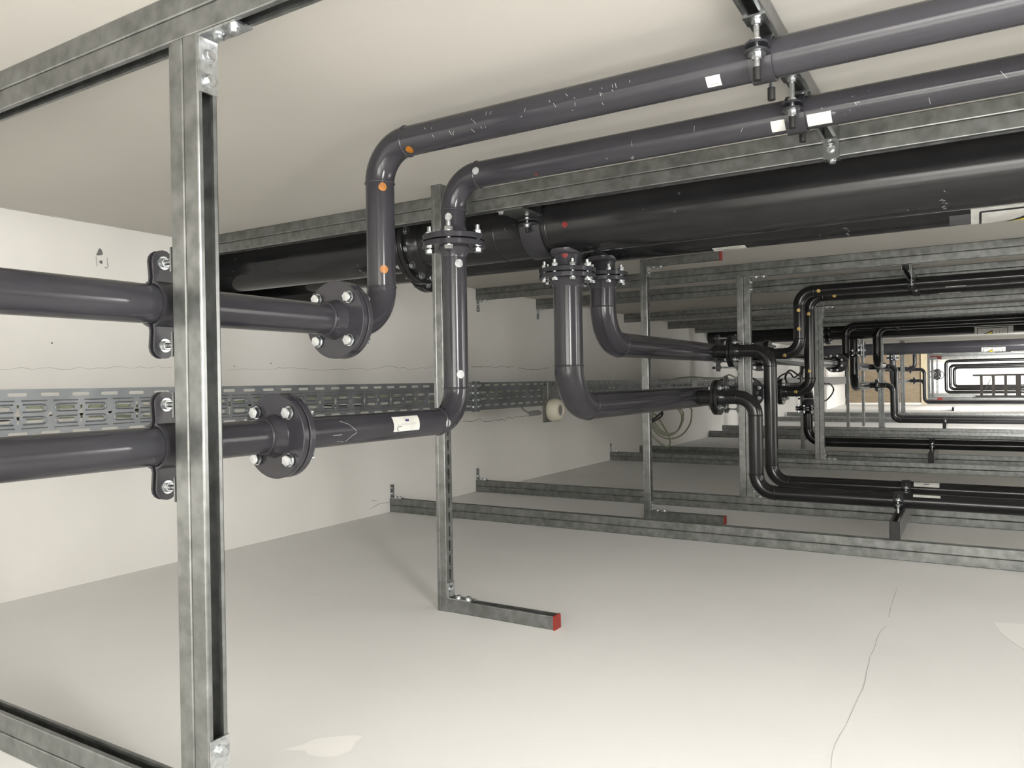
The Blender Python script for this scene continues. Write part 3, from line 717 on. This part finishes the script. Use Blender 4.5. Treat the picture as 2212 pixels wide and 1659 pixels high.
# branch headers ----------------------------------------------------------
rh = 0.0545; RH = 0.155; F4 = 0.1065
XA, XB = -1.298, -1.345; ZA = CZ-0.096; ZB = CZ+0.160
def drop(label_top, label, xh, yh, zf, zh, yend, zmain, extra=None, m=m_dark, n=48, endz=None, up=False):
    """saddle stub under a main, flange pair, drop, elbow and header running in depth"""
    s = pipe_run('branch_stub', label_top, [(xh,yh,zmain-0.02),(xh,yh,zf+0.03)], rh, RH, m=m, n=n)
    b = MB(); b.revolve([(0.0,rh+0.012),(0.012,rh+0.010),(0.022,rh+0.001)], (xh,yh,zmain-rm+0.016), (0,0,-1), 40); b.build('weld_saddle', m, s)
    f = flange(s, (xh,yh,zf), (0,0,-1), rh, F4, 0.019, 0.03)
    if endz is None: pts = [(xh,yh,zf-0.03),(xh,yh,zh),(xh,yend,zh)]
    else: pts = [(xh,yh,zf-0.03),(xh,yh,zh),(xh,yend,zh),(xh,yend,endz)]
    h = pipe_run('header_pipe', label, pts, rh, RH, m=m, n=n)
    f2 = flange(h, (xh,yh,zf), (0,0,1), rh, F4, 0.019, 0.05); bolts(f2, (xh,yh,zf), (0,0,1), 0.0865, 8, PI/8+0.3, 0.019, 0.020, 0.014)
    ring_gasket(h, (xh,yh,zf), (0,0,1), 0.075)
    return s, h
sA, hA = drop('short stub under front main with a red dot above an eight-bolt flange', 'thick vertical pipe dropping from front main, elbowing away at cable tray height', XA, YM1, CZ+0.403, ZA, 7.35, ZM1, m=m_pipe, endz=0.55)
sB, hB = drop('short stub under rear main above an eight-bolt flange', 'thick pipe dropping from rear main, its elbow turning away above lower header', XB, 2.98, CZ+0.44, ZB, 9.25, ZM2, m=m_pipe)
fsa = cyl_map((XA,YM1,0), (0,0,1), (0.52,-0.85,0), rh+0.0015)
patch_disc(fsa, CZ+0.468, -0.012, 0.012, 'paint_dot', m_reddot, sA)
def joint(parent, x, y, z, lab=None, n=4):
    f = flange(parent, (x,y,z), (0,1,0), rh, F4, 0.019, 0.05); bolts(f, (x,y,z), (0,1,0), 0.0865, 8, PI/8, 0.019, 0.020, 0.014)
    flange(parent, (x,y,z), (0,-1,0), rh, F4, 0.019, 0.05)
joint(hA, XA, 5.2, ZA); joint(hB, XB, 5.75, ZB)
def branch(lab, xh, yb, zh, xf, xv, zrun, xend, r=r1, m=m_dark, lab2=None, dots=None, n=36, bl=True, Re=RE):
    t0 = pipe_run('branch_stub', lab2, [(xh+0.02,yb,zh),(xf-0.03,yb,zh)], r*1.06, Re, m=m, n=n)
    f0 = flange(t0, (xf,yb,zh), (1,0,0), r, FR, TH)
    bead(t0, (xh+rh+0.004,yb,zh), (1,0,0), r*1.06, 0.004, 0.004)
    if bl: bolts(f0, (xf,yb,zh), (1,0,0), 0.0705, 4, PI/4, TH)
    t = pipe_run('pipe_run', lab, [(xf+0.03,yb,zh),(xv,yb,zh),(xv,yb,zrun),(xend,yb,zrun)], r, Re, m=m, n=n)
    flange(t, (xf,yb,zh), (-1,0,0), r, FR, TH)
    return t, t0
V5, _ = branch('black pipe elbowing down in front of dark upright, front of two floor runs', XA, 3.98, ZA, -1.150, -0.957, CZ-0.582, 1.8, lab2='short flanged branch off the lower header')
V6, _ = branch('black pipe elbowing down right of dark upright, rear of two floor runs', XB, 4.45, ZB, -1.195, -0.984, CZ-0.585, 1.8, lab2='short flanged branch off the upper header')
V7, _ = branch('black riser with yellow dots, left one of the pair turning under ceiling', XB, 5.2, ZB, -1.165, -0.962, CZ+0.5585, 1.9, lab2='flanged branch of upper header feeding a riser')
V8, _ = branch('black riser with yellow dots, right one of the pair turning under ceiling', XA, 5.6, ZA, -1.165, -0.970, CZ+0.560, 1.9, lab2='flanged branch of lower header feeding a riser')
for t, x, y, zs in ((V7,-0.962,5.2,(CZ+0.435,CZ+0.315)),(V8,-0.970,5.6,(CZ+0.44,CZ+0.045))):
    f = cyl_map((x,y,0), (0,0,1), (0.18,-0.98,0), r_)
    for z in zs: patch_disc(f, z, -0.004, 0.0115, 'paint_dot', m_yellow, t)
for t, y, z, s in ((V7,5.2,CZ+0.5585,-0.835),(V8,5.6,CZ+0.56,-0.80)):
    patch_disc(cyl_map((0,y,z), (1,0,0), (0,-1,0), r_), s, 0.008, 0.0115, 'paint_dot', m_yellow, t)
patch_disc(cyl_map((0,5.6,ZA), (1,0,0), (0,-1,0), r_), -1.06, 0.002, 0.0115, 'paint_dot', m_yellow, V8)
patch_disc(cyl_map((0,5.2,ZB), (1,0,0), (0,-1,0), r_), -1.05, 0.014, 0.0115, 'paint_dot', m_yellow, V7)
for t, y, z, s0, s1, a0, a1 in ((V5,3.98,CZ-0.582,-0.245,-0.135,-0.042,-0.026),(V6,4.45,CZ-0.585,-0.27,-0.155,-0.046,-0.016)):
    f = cyl_map((0,y,z), (1,0,0), (0,-1,0), r_); k = sub(patch_rect(f, s0, s1, a0, a1, 'sticker', m_paper, t), t)
    if t is V6: patch_rect(cyl_map((0,y,z), (1,0,0), (0,-1,0), r_+0.0005), -0.225, -0.20, -0.036, -0.031, 'logo', m_blue, k, 1, 2)
for t, y, z, s0, s1 in ((V7,5.2,CZ+0.5585,-0.135,-0.03),(V8,5.6,CZ+0.56,-0.18,-0.06)):
    patch_rect(cyl_map((0,y,z), (1,0,0), (0,-1,0), r_), s0, s1, 0.043, 0.056, 'sticker', m_paper, t)
clamp('black clamp under front floor run on its cross strut', (-0.305,3.98,CZ-0.582), (1,0,0), (0,0,-1), r1, 0.062, 0.05, 0.030)
clamp('black clamp under rear floor run on the cross strut', (-0.305,4.45,CZ-0.585), (1,0,0), (0,0,-1), r1, 0.062, 0.047, 0.030)
clamp('black clamp hanging left riser ceiling run below gusset plate', (-0.31,5.2,CZ+0.5585), (1,0,0), (0,0,1), r1, 0.058, 0.022, 0.03)
clamp('black clamp hanging the right riser ceiling run', (-0.31,5.6,CZ+0.56), (1,0,0), (0,0,1), r1, 0.030+0.028, 0.02, 0.03)
clamp('dark clamp tying lower header to the dark upright behind flange', (XA,4.68,ZA), (0,1,0), (1,0,0), rh, 0.09, 0.07, 0.03, plate=0.02)
clamp('dark clamp tying upper header to the dark upright', (XB,4.68,ZB), (0,1,0), (1,0,0), rh, 0.09, 0.115, 0.03, plate=0.02)
# header end dropping to the low black run
rv = 0.042
ft = flange(hA, (XA,7.35,0.52), (0,0,-1), rh, F4, 0.018, 0.03); bolts(ft, (XA,7.35,0.52), (0,0,-1), 0.086, 8, 0.2, 0.018, 0.02, 0.012)
V9 = pipe_run('pipe_run', 'low black pipe in the middle distance passing behind the double upright', [(XA,7.35,0.49),(XA,7.35,CZ-0.584),(2.2,7.35,CZ-0.584)], rv, 0.12, m=m_dark, n=32)
flange(V9, (XA,7.35,0.52), (0,0,1), rv, F4, 0.018, 0.05)
patch_rect(cyl_map((0,7.35,CZ-0.584), (1,0,0), (0,-1,0), rv+0.001), -0.42, -0.30, -0.062, -0.05, 'sticker', m_paper, V9)
clamp('black clamp on low middle-distance pipe above its cross strut', (-0.305,7.35,CZ-0.584), (1,0,0), (0,0,-1), rv, 0.065, 0.045, 0.03)
clamp('dark clamp tying the lower header to the upright right of risers', (XA,7.10,ZA), (0,1,0), (1,0,0), rh, 0.09, 0.09, 0.03)

# ------------------------------------------------------------------ second bay, eight metres on
D = 8.0
m3 = main_pipe('large black far main pipe with warning label below the distant ceiling beams', YM1+D, ZM1, WX-0.2, 2.6, -1.60)
m4 = main_pipe('large far main pipe, rear of the far black pair', YM2+D, ZM2, WX-0.2, 2.8, -1.74)
ZM5 = CZ+0.512
m5 = main_pipe('large grey lit main pipe farther on, with white warning label', 16.0, ZM5, WX-0.02, 3.2, -1.80, dark=m_pipe)
def fcy(y, z, k): return cyl_map((0,y,z), (1,0,0), (0,-1,0), rm+0.0012+0.0008*k)
warning_sign(m3, fcy(YM1+D,ZM1,0), fcy(YM1+D,ZM1,1), fcy(YM1+D,ZM1,2), 0.02, 0.38, 0.03, 0.26, '')
warning_sign(m5, fcy(16.0,ZM5,0), fcy(16.0,ZM5,1), fcy(16.0,ZM5,2), 0.13, 0.36, 0.03, 0.23, '')
patch_rect(fcy(16.0,ZM5,0), -0.62, -0.48, 0.13, 0.16, 'sticker', m_paper, m5)
ft = flange(hB, (XB,9.28,ZB), (0,1,0), rh, F4, 0.019, 0.05); bolts(ft, (XB,9.28,ZB), (0,1,0), 0.0865, 8, PI/8, 0.019, 0.02, 0.014)
R1 = pipe_run('pipe_run', 'far black riser left of far flange disc, turning right under beams', [(XB+0.09,9.32,ZB),(XB+0.09,9.50,ZB),(XB+0.09,9.50,CZ+0.585),(2.4,9.50,CZ+0.585)], 0.04, 0.11, m=m_dark, n=28)
flange(R1, (XB+0.04,9.28,ZB), (0,-1,0), 0.04, F4, 0.019, 0.05)
R2 = pipe_run('pipe_run', 'far black riser with clamp, right of the far flange disc', [(-0.95,10.3,CZ+0.14),(-0.95,9.72,CZ+0.14),(-0.95,9.72,CZ+0.572),(2.4,9.72,CZ+0.572)], 0.044, 0.12, m=m_dark, n=28)
clamp('far clamp on the riser run just right of its bend', (-0.73,9.72,CZ+0.572), (1,0,0), (0,0,1), 0.044, 0.06, 0.04, 0.05)
clamp('far clamp on the riser run above warning label', (0.01,9.72,CZ+0.572), (1,0,0), (0,0,1), 0.044, 0.06, 0.04, 0.03)
sA2, hA2 = drop('far stub under front far main', 'far thick vertical pipe with rounded elbow beside the far thin uprights', -1.295, YM1+D, CZ+0.30, ZA-0.03, 14.2, ZM1, m=m_dark, n=28)
sB2, hB2 = drop('far stub under rear far main with a cluster of bright bolts', 'far drop pipe below the cluster of bright bolts', XB, YM2+D, CZ+0.38, ZB-0.02, 14.6, ZM2, m=m_pipe, n=28)
W5, _ = branch('far black pipe elbowing down, running right over distant floor beams', -1.295, 11.87, ZA-0.03, -1.165, -0.965, CZ-0.62, 2.6, lab2='far short branch off the lower far header', n=28)
W6, _ = branch('far black pipe just behind the far descending pipe', XB, 12.25, ZB-0.02, -1.18, -0.95, CZ-0.60, 2.6, lab2='far short branch off upper far header', n=28)
clamp('far black clamp under far floor run on its cross strut', (-0.335,11.87,CZ-0.62), (1,0,0), (0,0,-1), r1, 0.062, 0.03, 0.03)
sA3, hA3 = drop('far lit stub under the grey main in front of brown wall', 'far lit vertical drop from the grey main in front of brown wall', -1.298, 16.0, CZ+0.34, ZA-0.02, 20.6, ZM5, m=m_pipe, n=24)
hB3 = pipe_run('header_pipe', 'far grey upper header running in depth before the brown wall', [(XB,15.4,ZB-0.02),(XB,20.6,ZB-0.02)], rh, RH, m=m_pipe, n=24)
W7, _ = branch('far grey riser seen before the pale wood trim', XB, 17.2, ZB-0.02, -1.20, -1.0, CZ+0.56, 3.0, m=m_pipe, lab2='far grey flanged branch in front of brown wall', n=24)
W5b, _ = branch('far grey pipe stepping down to a run with white sticker', -1.30, 19.9, ZA-0.02, -1.30+0.13, -0.97, CZ-0.60, 3.2, m=m_pipe, lab2='far grey low branch in front of brown wall', n=24)
patch_rect(cyl_map((0,19.9,CZ-0.60), (1,0,0), (0,-1,0), r_), -0.17, 0.02, -0.03, 0.03, 'sticker', m_white, W5b)
clamp('far small clamp on the grey run left of its white sticker', (-0.42,19.9,CZ-0.60), (1,0,0), (0,0,-1), r1, 0.06, 0.05, 0.03)
W6b, _ = branch('far grey pipe stepping down behind its twin', XB, 19.2, ZB-0.02, -1.20, -0.93, CZ-0.59, 3.2, m=m_pipe, lab2='far grey upper branch in front of brown wall', n=24)
for y, x, zt, zb, lab in ((36.0,-0.96,CZ+0.58,CZ-0.70,'very far black pipe beyond the brown wall, outermost of three nested loops'),(36.7,-0.82,CZ+0.40,CZ-0.58,'very far pipe beyond the brown wall, middle of three nested loops'),(37.4,-0.69,CZ+0.32,CZ-0.48,'very far pipe beyond the brown wall, innermost of three nested loops')):
    pipe_run('pipe_run', lab, [(3.2,y,zt),(x,y,zt),(x,y,zb),(3.2,y,zb)], 0.06, 0.14, m=m_dark, n=16)
# dark tangle of cables on the far frame
t = thing('cable_bundle', 'far black tangle of coiled cables on the frame beyond brown wall', 'cable', (-1.25,33.5,CZ))
for k in range(14):
    c = V((-1.24+random.uniform(-0.14,0.14),33.55,CZ+0.05+random.uniform(-0.1,0.1))); rr = random.uniform(0.06,0.16); tl = random.uniform(-0.5,0.5)
    b = MB(); b.sweep([c+V((rr*math.cos(2*PI*q/14), tl*rr*math.sin(2*PI*q/14), rr*math.sin(2*PI*q/14))) for q in range(15)], 0.016, 6); b.build('coil', m_black_cable, t)

# ladder lying on its edge far down the corridor
t = thing('ladder', 'far brown ladder lying on its side along the corridor floor', 'ladder', (0.05,29.0,0.09))
for z in (0.70+0.08, 0.10):
    b = MB(); b.box((-0.02 if z>0.5 else 0.05,29.0,z-0.03),(2.2,29.06,z+0.03)); b.build('rail', m_ladder, t, smooth=False)
for k, x in enumerate((0.22,0.55,0.88,1.22,1.56,1.9)):
    b = MB(); b.box((x-(0.07 if k==3 else 0.04),29.01,0.13),(x+(0.07 if k==3 else 0.04),29.05,0.75)); b.build('rung', m_ladder, t, smooth=False)
b = MB(); b.prism([(0.30,0.30),(0.33,0.30),(0.52,0.75),(0.50,0.75)], (0,28.99,0), (1,0,0), (0,0,1), (0,1,0), 0.012); b.build('brace', m_ladder, t, smooth=False)
t = thing('exit_box', 'far pale sign box on the bright end wall', 'sign', (0.3,45.9,CZ)); b = MB(); b.box((0.12,45.96,CZ-0.1),(0.35,45.99,CZ+0.02)); b.build('panel', mat('pale_green',(0.35,0.55,0.5),0.5), t, smooth=False)
t = thing('vent_slot', 'far black rectangular plate fixed near the corridor ceiling', 'plate', (0.75,26.0,H-0.06)); b = MB(); b.box((0.55,25.9,H-0.07),(0.92,26.0,H-0.001)); b.build('plate', m_cap, t, smooth=False)
t = thing('vent_slot', 'far black rectangular plate lying on corridor floor', 'plate', (0.7,26.0,0.0)); b = MB(); b.box((0.50,25.9,0.0),(0.88,26.0,0.05)); b.build('plate', m_cap, t, smooth=False)

# ------------------------------------------------------------------ cable tray along the left wall
TX = -2.65; KT = TX/-3.0; TZ0, TZ1 = CZ-0.170, CZ+0.0053; P = 0.1027
def tray(label, y0, y1, n, pierced=True):
    """length of pierced tray: web upright facing the corridor, flanges turned to the wall"""
    t = thing('cable_tray', label, 'cable tray', (TX, y0, TZ0))
    b = MB(); L = 2*P; k = int((y1-y0)/L); zc = lambda d: CZ+d*KT
    sl, sh, tl, thh = 0.058, 0.0135, 0.0635, 0.0115
    if pierced:
        bb = MB(); hs = []
        for c in (0.25*L, 0.75*L):
            hs += [stadium(c, zc(-0.066), sl, sh, n), stadium(c, zc(-0.112), sl, sh, n)]
        hs += [stadium(0.5*L, zc(-0.015), tl, thh, n), stadium(0.5*L, zc(-0.160), tl, thh, n)]
        hs += [circ(0.5*L, zc(-0.089), 0.0078, 8)]
        e, q = tl/2, thh/2
        nz = ((zc(-0.160),e,q),(zc(-0.089),0.0062,0.032),(zc(-0.015),e,q))
        out = [(0,TZ0),(L,TZ0)]
        for z,hl,hh in nz:
            if hl > hh: out += [(L,z-hh),(L-hl+hh,z-hh),(L-hl,z),(L-hl+hh,z+hh),(L,z+hh)]
            else: out += [(L,z-hh),(L-hl*0.6,z-hh),(L-hl*0.6,z-0.011),(L-hl*1.4,z),(L-hl*0.6,z+0.011),(L-hl*0.6,z+hh),(L,z+hh)]
        out += [(L,TZ1),(0,TZ1)]
        for z,hl,hh in reversed(nz):
            if hl > hh: out += [(0,z+hh),(hl-hh,z+hh),(hl,z),(hl-hh,z-hh),(0,z-hh)]
            else: out += [(0,z+hh),(hl*0.6,z+hh),(hl*0.6,z+0.011),(hl*1.4,z),(hl*0.6,z-0.011),(hl*0.6,z-hh),(0,z-hh)]
        bb.plate(out, hs, (TX,0,0), (0,1,0), (0,0,1), (-1,0,0), 0.0018)
        # raised rims pressed round the middle slots
        for c, sg in ((0.25*L,1),(0.75*L,-1)):
            for d in (-0.066,-0.112):
                R_ = 0.0122; pts = [(TX+0.0006, c-sg*0.036, zc(d)+R_)]
                for kk in range(7):
                    a = PI/2-PI*kk/6; pts.append((TX+0.0006, c+sg*(0.0235+R_*math.cos(a)), zc(d)+R_*math.sin(a)))
                pts.append((TX+0.0006, c-sg*0.036, zc(d)-R_)); bb.sweep(pts, 0.0030, 6)
            for d in (-0.038,-0.140): bb.sweep([(TX+0.0004,c-0.040,zc(d)),(TX+0.0004,c+0.040,zc(d))], 0.0024, 6)
        for i in range(k): b.add([v+V((0,y0+i*L,0)) for v in bb.v], bb.f)
        y1 = y0+k*L
    else:
        b.box((TX-0.0018,y0,TZ0),(TX,y1,TZ1))
    b.box((TX-0.055,y0,TZ1-0.0018),(TX-0.0018,y1,TZ1)); b.box((TX-0.055,y0,TZ0),(TX-0.0018,y1,TZ0+0.0018))
    b.build('pierced_web', m_tray, t, ang=0.5)
    return t, y1
t1, ye = tray('perforated cable tray along left wall, nearest length before the slotted upright', 3.95-2*P*22, 3.95, 4)
b = MB(); b.box((TX+0.0005,3.885,TZ0-0.007),(TX+0.004,3.975,TZ1+0.006)); b.box((TX+0.004,3.929,TZ0-0.006),(TX+0.012,3.934,TZ1+0.004))
o = sub(b.build('joint_plate', m_tray, t1, smooth=False), t1)
for y in (3.902,3.958):
    for z in (-0.016,-0.06,-0.105,-0.146): inst('bolt', me_bolt_s, o, (TX+0.004,y,CZ+z), (-1,0,0))
t2, ye2 = tray('perforated cable tray length carrying the round cream alarm', 3.97, 8.4, 3)
t3, ye3 = tray('bright distant perforated cable tray length', ye2+0.01, 13.0, 2)
b = MB(); b.box((TX+0.0005,ye2-0.1,TZ0-0.006),(TX+0.004,ye2+0.1,TZ1+0.006)); b.build('joint_plate', m_tray, t3, smooth=False)
tray('far plain-looking cable tray length before the brown wall', ye3+0.01, 23.9, 2, pierced=False)
for i, y in enumerate((0.6,3.3,6.6,9.8,13.0)):
    t = thing('tray_bracket', ('wall bracket under the tray left of picture edge','wall bracket under the tray near slotted upright','wall bracket under the tray past the alarm','wall bracket under the distant tray','wall bracket under the far tray')[i], 'bracket', (WX,y,TZ0-0.01))
    b = MB(); b.box((WX-(0.25 if y>11.1 else 0),y,TZ0-0.004),(TX-0.004,y+0.03,TZ0-0.0005)); b.build('arm', m_steel, t, smooth=False)
# cables lying in the tray
for k, (dz, dx, c) in enumerate(((-0.052,-0.018,m_cable),(-0.070,-0.030,m_cable),(-0.094,-0.020,m_black_cable),(-0.110,-0.035,m_cable))):
    pts = []; y = -0.4
    while y < 13: pts.append((TX+dx+random.uniform(-0.004,0.004), y, CZ+dz+0.02*math.sin(y*2.3+k*1.7)+random.uniform(-0.003,0.003))); y += 0.15
    b = MB(); b.sweep(pts, 0.0058 if c is m_cable else 0.0036, 8)
    tag(b.build('cable', c, None, origin=pts[0]), ('pale green cable seen through tray slots, uppermost','pale green cable seen through tray slots, second','thin black cable seen through the tray slots','pale green cable seen through tray slots, lowest')[k], 'cable')
# alarm sounder on its plate
AY, AZ = 4.91, CZ-0.205
t = thing('alarm_sounder', 'round cream alarm sounder on metal plate fixed to cable tray', 'alarm', (TX,AY,CZ-0.29))
b = MB(); b.plate([(4.783,CZ-0.291),(5.035,CZ-0.291),(5.035,CZ+0.002),(4.783,CZ+0.002)], [circ(4.815,CZ-0.018,0.010,10),circ(4.93,CZ-0.018,0.010,10)], (TX+0.0045,0,0), (0,1,0), (0,0,1), (1,0,0), 0.003)
b.sweep([(TX+0.008,4.86,CZ),(TX+0.008,4.86,CZ-0.125)], 0.0014, 6); b.build('mounting_plate', m_steel, t, ang=0.5)
b = MB(); b.revolve([(0,0.081),(0.018,0.086),(0.048,0.084),(0.071,0.071),(0.081,0.058),(0.083,0.044),(0.081,0.040),(0.069,0.035)], (TX+0.0075,AY,AZ), (1,0,0), 40); sub(b.build('housing', m_cream, t, ang=0.9), t)
b = MB(); b.revolve([(0.0,0.042),(0.004,0.027),(0.005,0.0001)], (TX+0.079,AY,AZ), (1,0,0), 30); b.build('grille', m_grille, t)
b = MB(); b.cyl((TX-0.010,4.63,AZ-0.013),(TX-0.010,4.755,AZ-0.016),0.017,14)
for k in range(8): b.cyl((TX-0.010,4.637+0.0145*k,AZ-0.0135),(TX-0.010,4.644+0.0145*k,AZ-0.0137),0.0187,14)
b.cyl((TX-0.010,4.755,AZ-0.016),(TX-0.010,4.783,AZ-0.016),0.0115,10); b.build('cable_gland', m_grille, t)
b = MB(); b.sweep([(TX-0.010,4.64,AZ-0.012),(TX-0.012,4.595,AZ-0.006),(TX-0.016,4.55,AZ+0.014),(TX-0.018,4.52,AZ+0.036)], 0.0062, 8); b.build('lead', m_grille, t)

# loops of cable hanging from the tray
def smooth_path(pts, n=8):
    out = []; pts = [V(p) for p in pts]
    for i in range(len(pts)-1):
        p0 = pts[max(i-1,0)]; p1 = pts[i]; p2 = pts[i+1]; p3 = pts[min(i+2,len(pts)-1)]
        for k in range(n):
            s = k/n; out.append(0.5*((2*p1)+(p2-p0)*s+(2*p0-5*p1+4*p2-p3)*s*s+(3*p1-p0-3*p2+p3)*s**3))
    out.append(pts[-1]); return out
def cable(lab, pts, r, m, name='cable', cat='cable'):
    b = MB(); b.sweep(smooth_path(pts, 6), r, 10, True); tag(b.build(name, m, None, origin=pts[0]), lab, cat)
cable('pale cable loop hanging lowest below the cable tray', [(-2.69,6.647,0.66),(-2.58,6.647,0.55),(-2.58,6.663,0.4),(-2.58,6.765,0.286),(-2.58,6.97,0.201),(-2.58,7.16,0.146),(-2.58,7.254,0.161),(-2.58,7.244,0.231),(-2.58,7.117,0.33),(-2.58,6.919,0.452),(-2.58,6.775,0.511),(-2.69,6.775,0.66)], 0.0085, m_cable)
cable('pale cable loop below tray, innermost of the coil', [(-2.69,6.673,0.66),(-2.568,6.673,0.528),(-2.568,6.739,0.409),(-2.568,6.93,0.306),(-2.568,7.185,0.253),(-2.568,7.432,0.278),(-2.568,7.564,0.351),(-2.568,7.596,0.42),(-2.568,7.527,0.48),(-2.69,7.527,0.66)], 0.0085, m_cable)
cable('pale cable loop below tray reaching farthest right', [(-2.69,6.619,0.66),(-2.556,6.619,0.53),(-2.556,6.683,0.399),(-2.556,6.847,0.298),(-2.556,7.098,0.232),(-2.556,7.394,0.221),(-2.556,7.655,0.26),(-2.556,7.84,0.35),(-2.556,7.877,0.456),(-2.556,7.848,0.497),(-2.69,7.848,0.66)], 0.0085, m_cable)
cable('pale cable loop below tray nested inside the coil', [(-2.69,6.659,0.66),(-2.544,6.659,0.55),(-2.544,6.724,0.427),(-2.544,6.915,0.321),(-2.544,7.145,0.275),(-2.544,7.391,0.291),(-2.544,7.537,0.367),(-2.544,7.569,0.431),(-2.544,7.528,0.485),(-2.69,7.528,0.66)], 0.0085, m_cable)
cable('black strap tying the pale cable loops together', [(-2.52,6.431,0.451),(-2.52,6.544,0.432),(-2.52,6.661,0.443),(-2.52,6.82,0.479),(-2.52,6.896,0.498),(-2.52,6.856,0.456),(-2.52,6.66,0.422),(-2.52,6.566,0.419)], 0.009, m_black_cable, 'cable_tie', 'cable tie')
cable('black cable loop between the risers and thin upright', [(-1.405,7.757,0.93),(-1.41,7.657,0.817),(-1.41,7.186,0.868),(-1.41,6.964,0.818),(-1.41,7.018,0.761),(-1.41,7.32,0.733),(-1.41,7.603,0.721),(-1.405,7.703,0.93)], 0.0085, m_black_cable)
cable('black cable loop right of the double upright', [(-1.405,8.788,0.93),(-1.41,8.938,0.745),(-1.41,9.346,0.725),(-1.41,9.611,0.673),(-1.41,9.571,0.62),(-1.41,9.266,0.562),(-1.41,8.95,0.541),(-1.41,8.6,0.6),(-1.405,8.35,0.93)], 0.0085, m_black_cable)
cable('thin dark cable lying behind the left riser', [(-1.405,6.612,0.796),(-1.405,6.832,0.83),(-1.405,7.123,0.843),(-1.405,7.326,0.804),(-1.405,7.707,0.871),(-1.405,7.857,0.93)], 0.007, m_black_cable)
cable('slack pale cable bowing above the bright cable tray', [(-2.6,7.247,0.785),(-2.6,7.667,0.816),(-2.6,8.127,0.824),(-2.6,8.817,0.811),(-2.6,9.2,0.815),(-2.6,9.508,0.849),(-2.6,9.831,0.813)], 0.0105, m_cable)
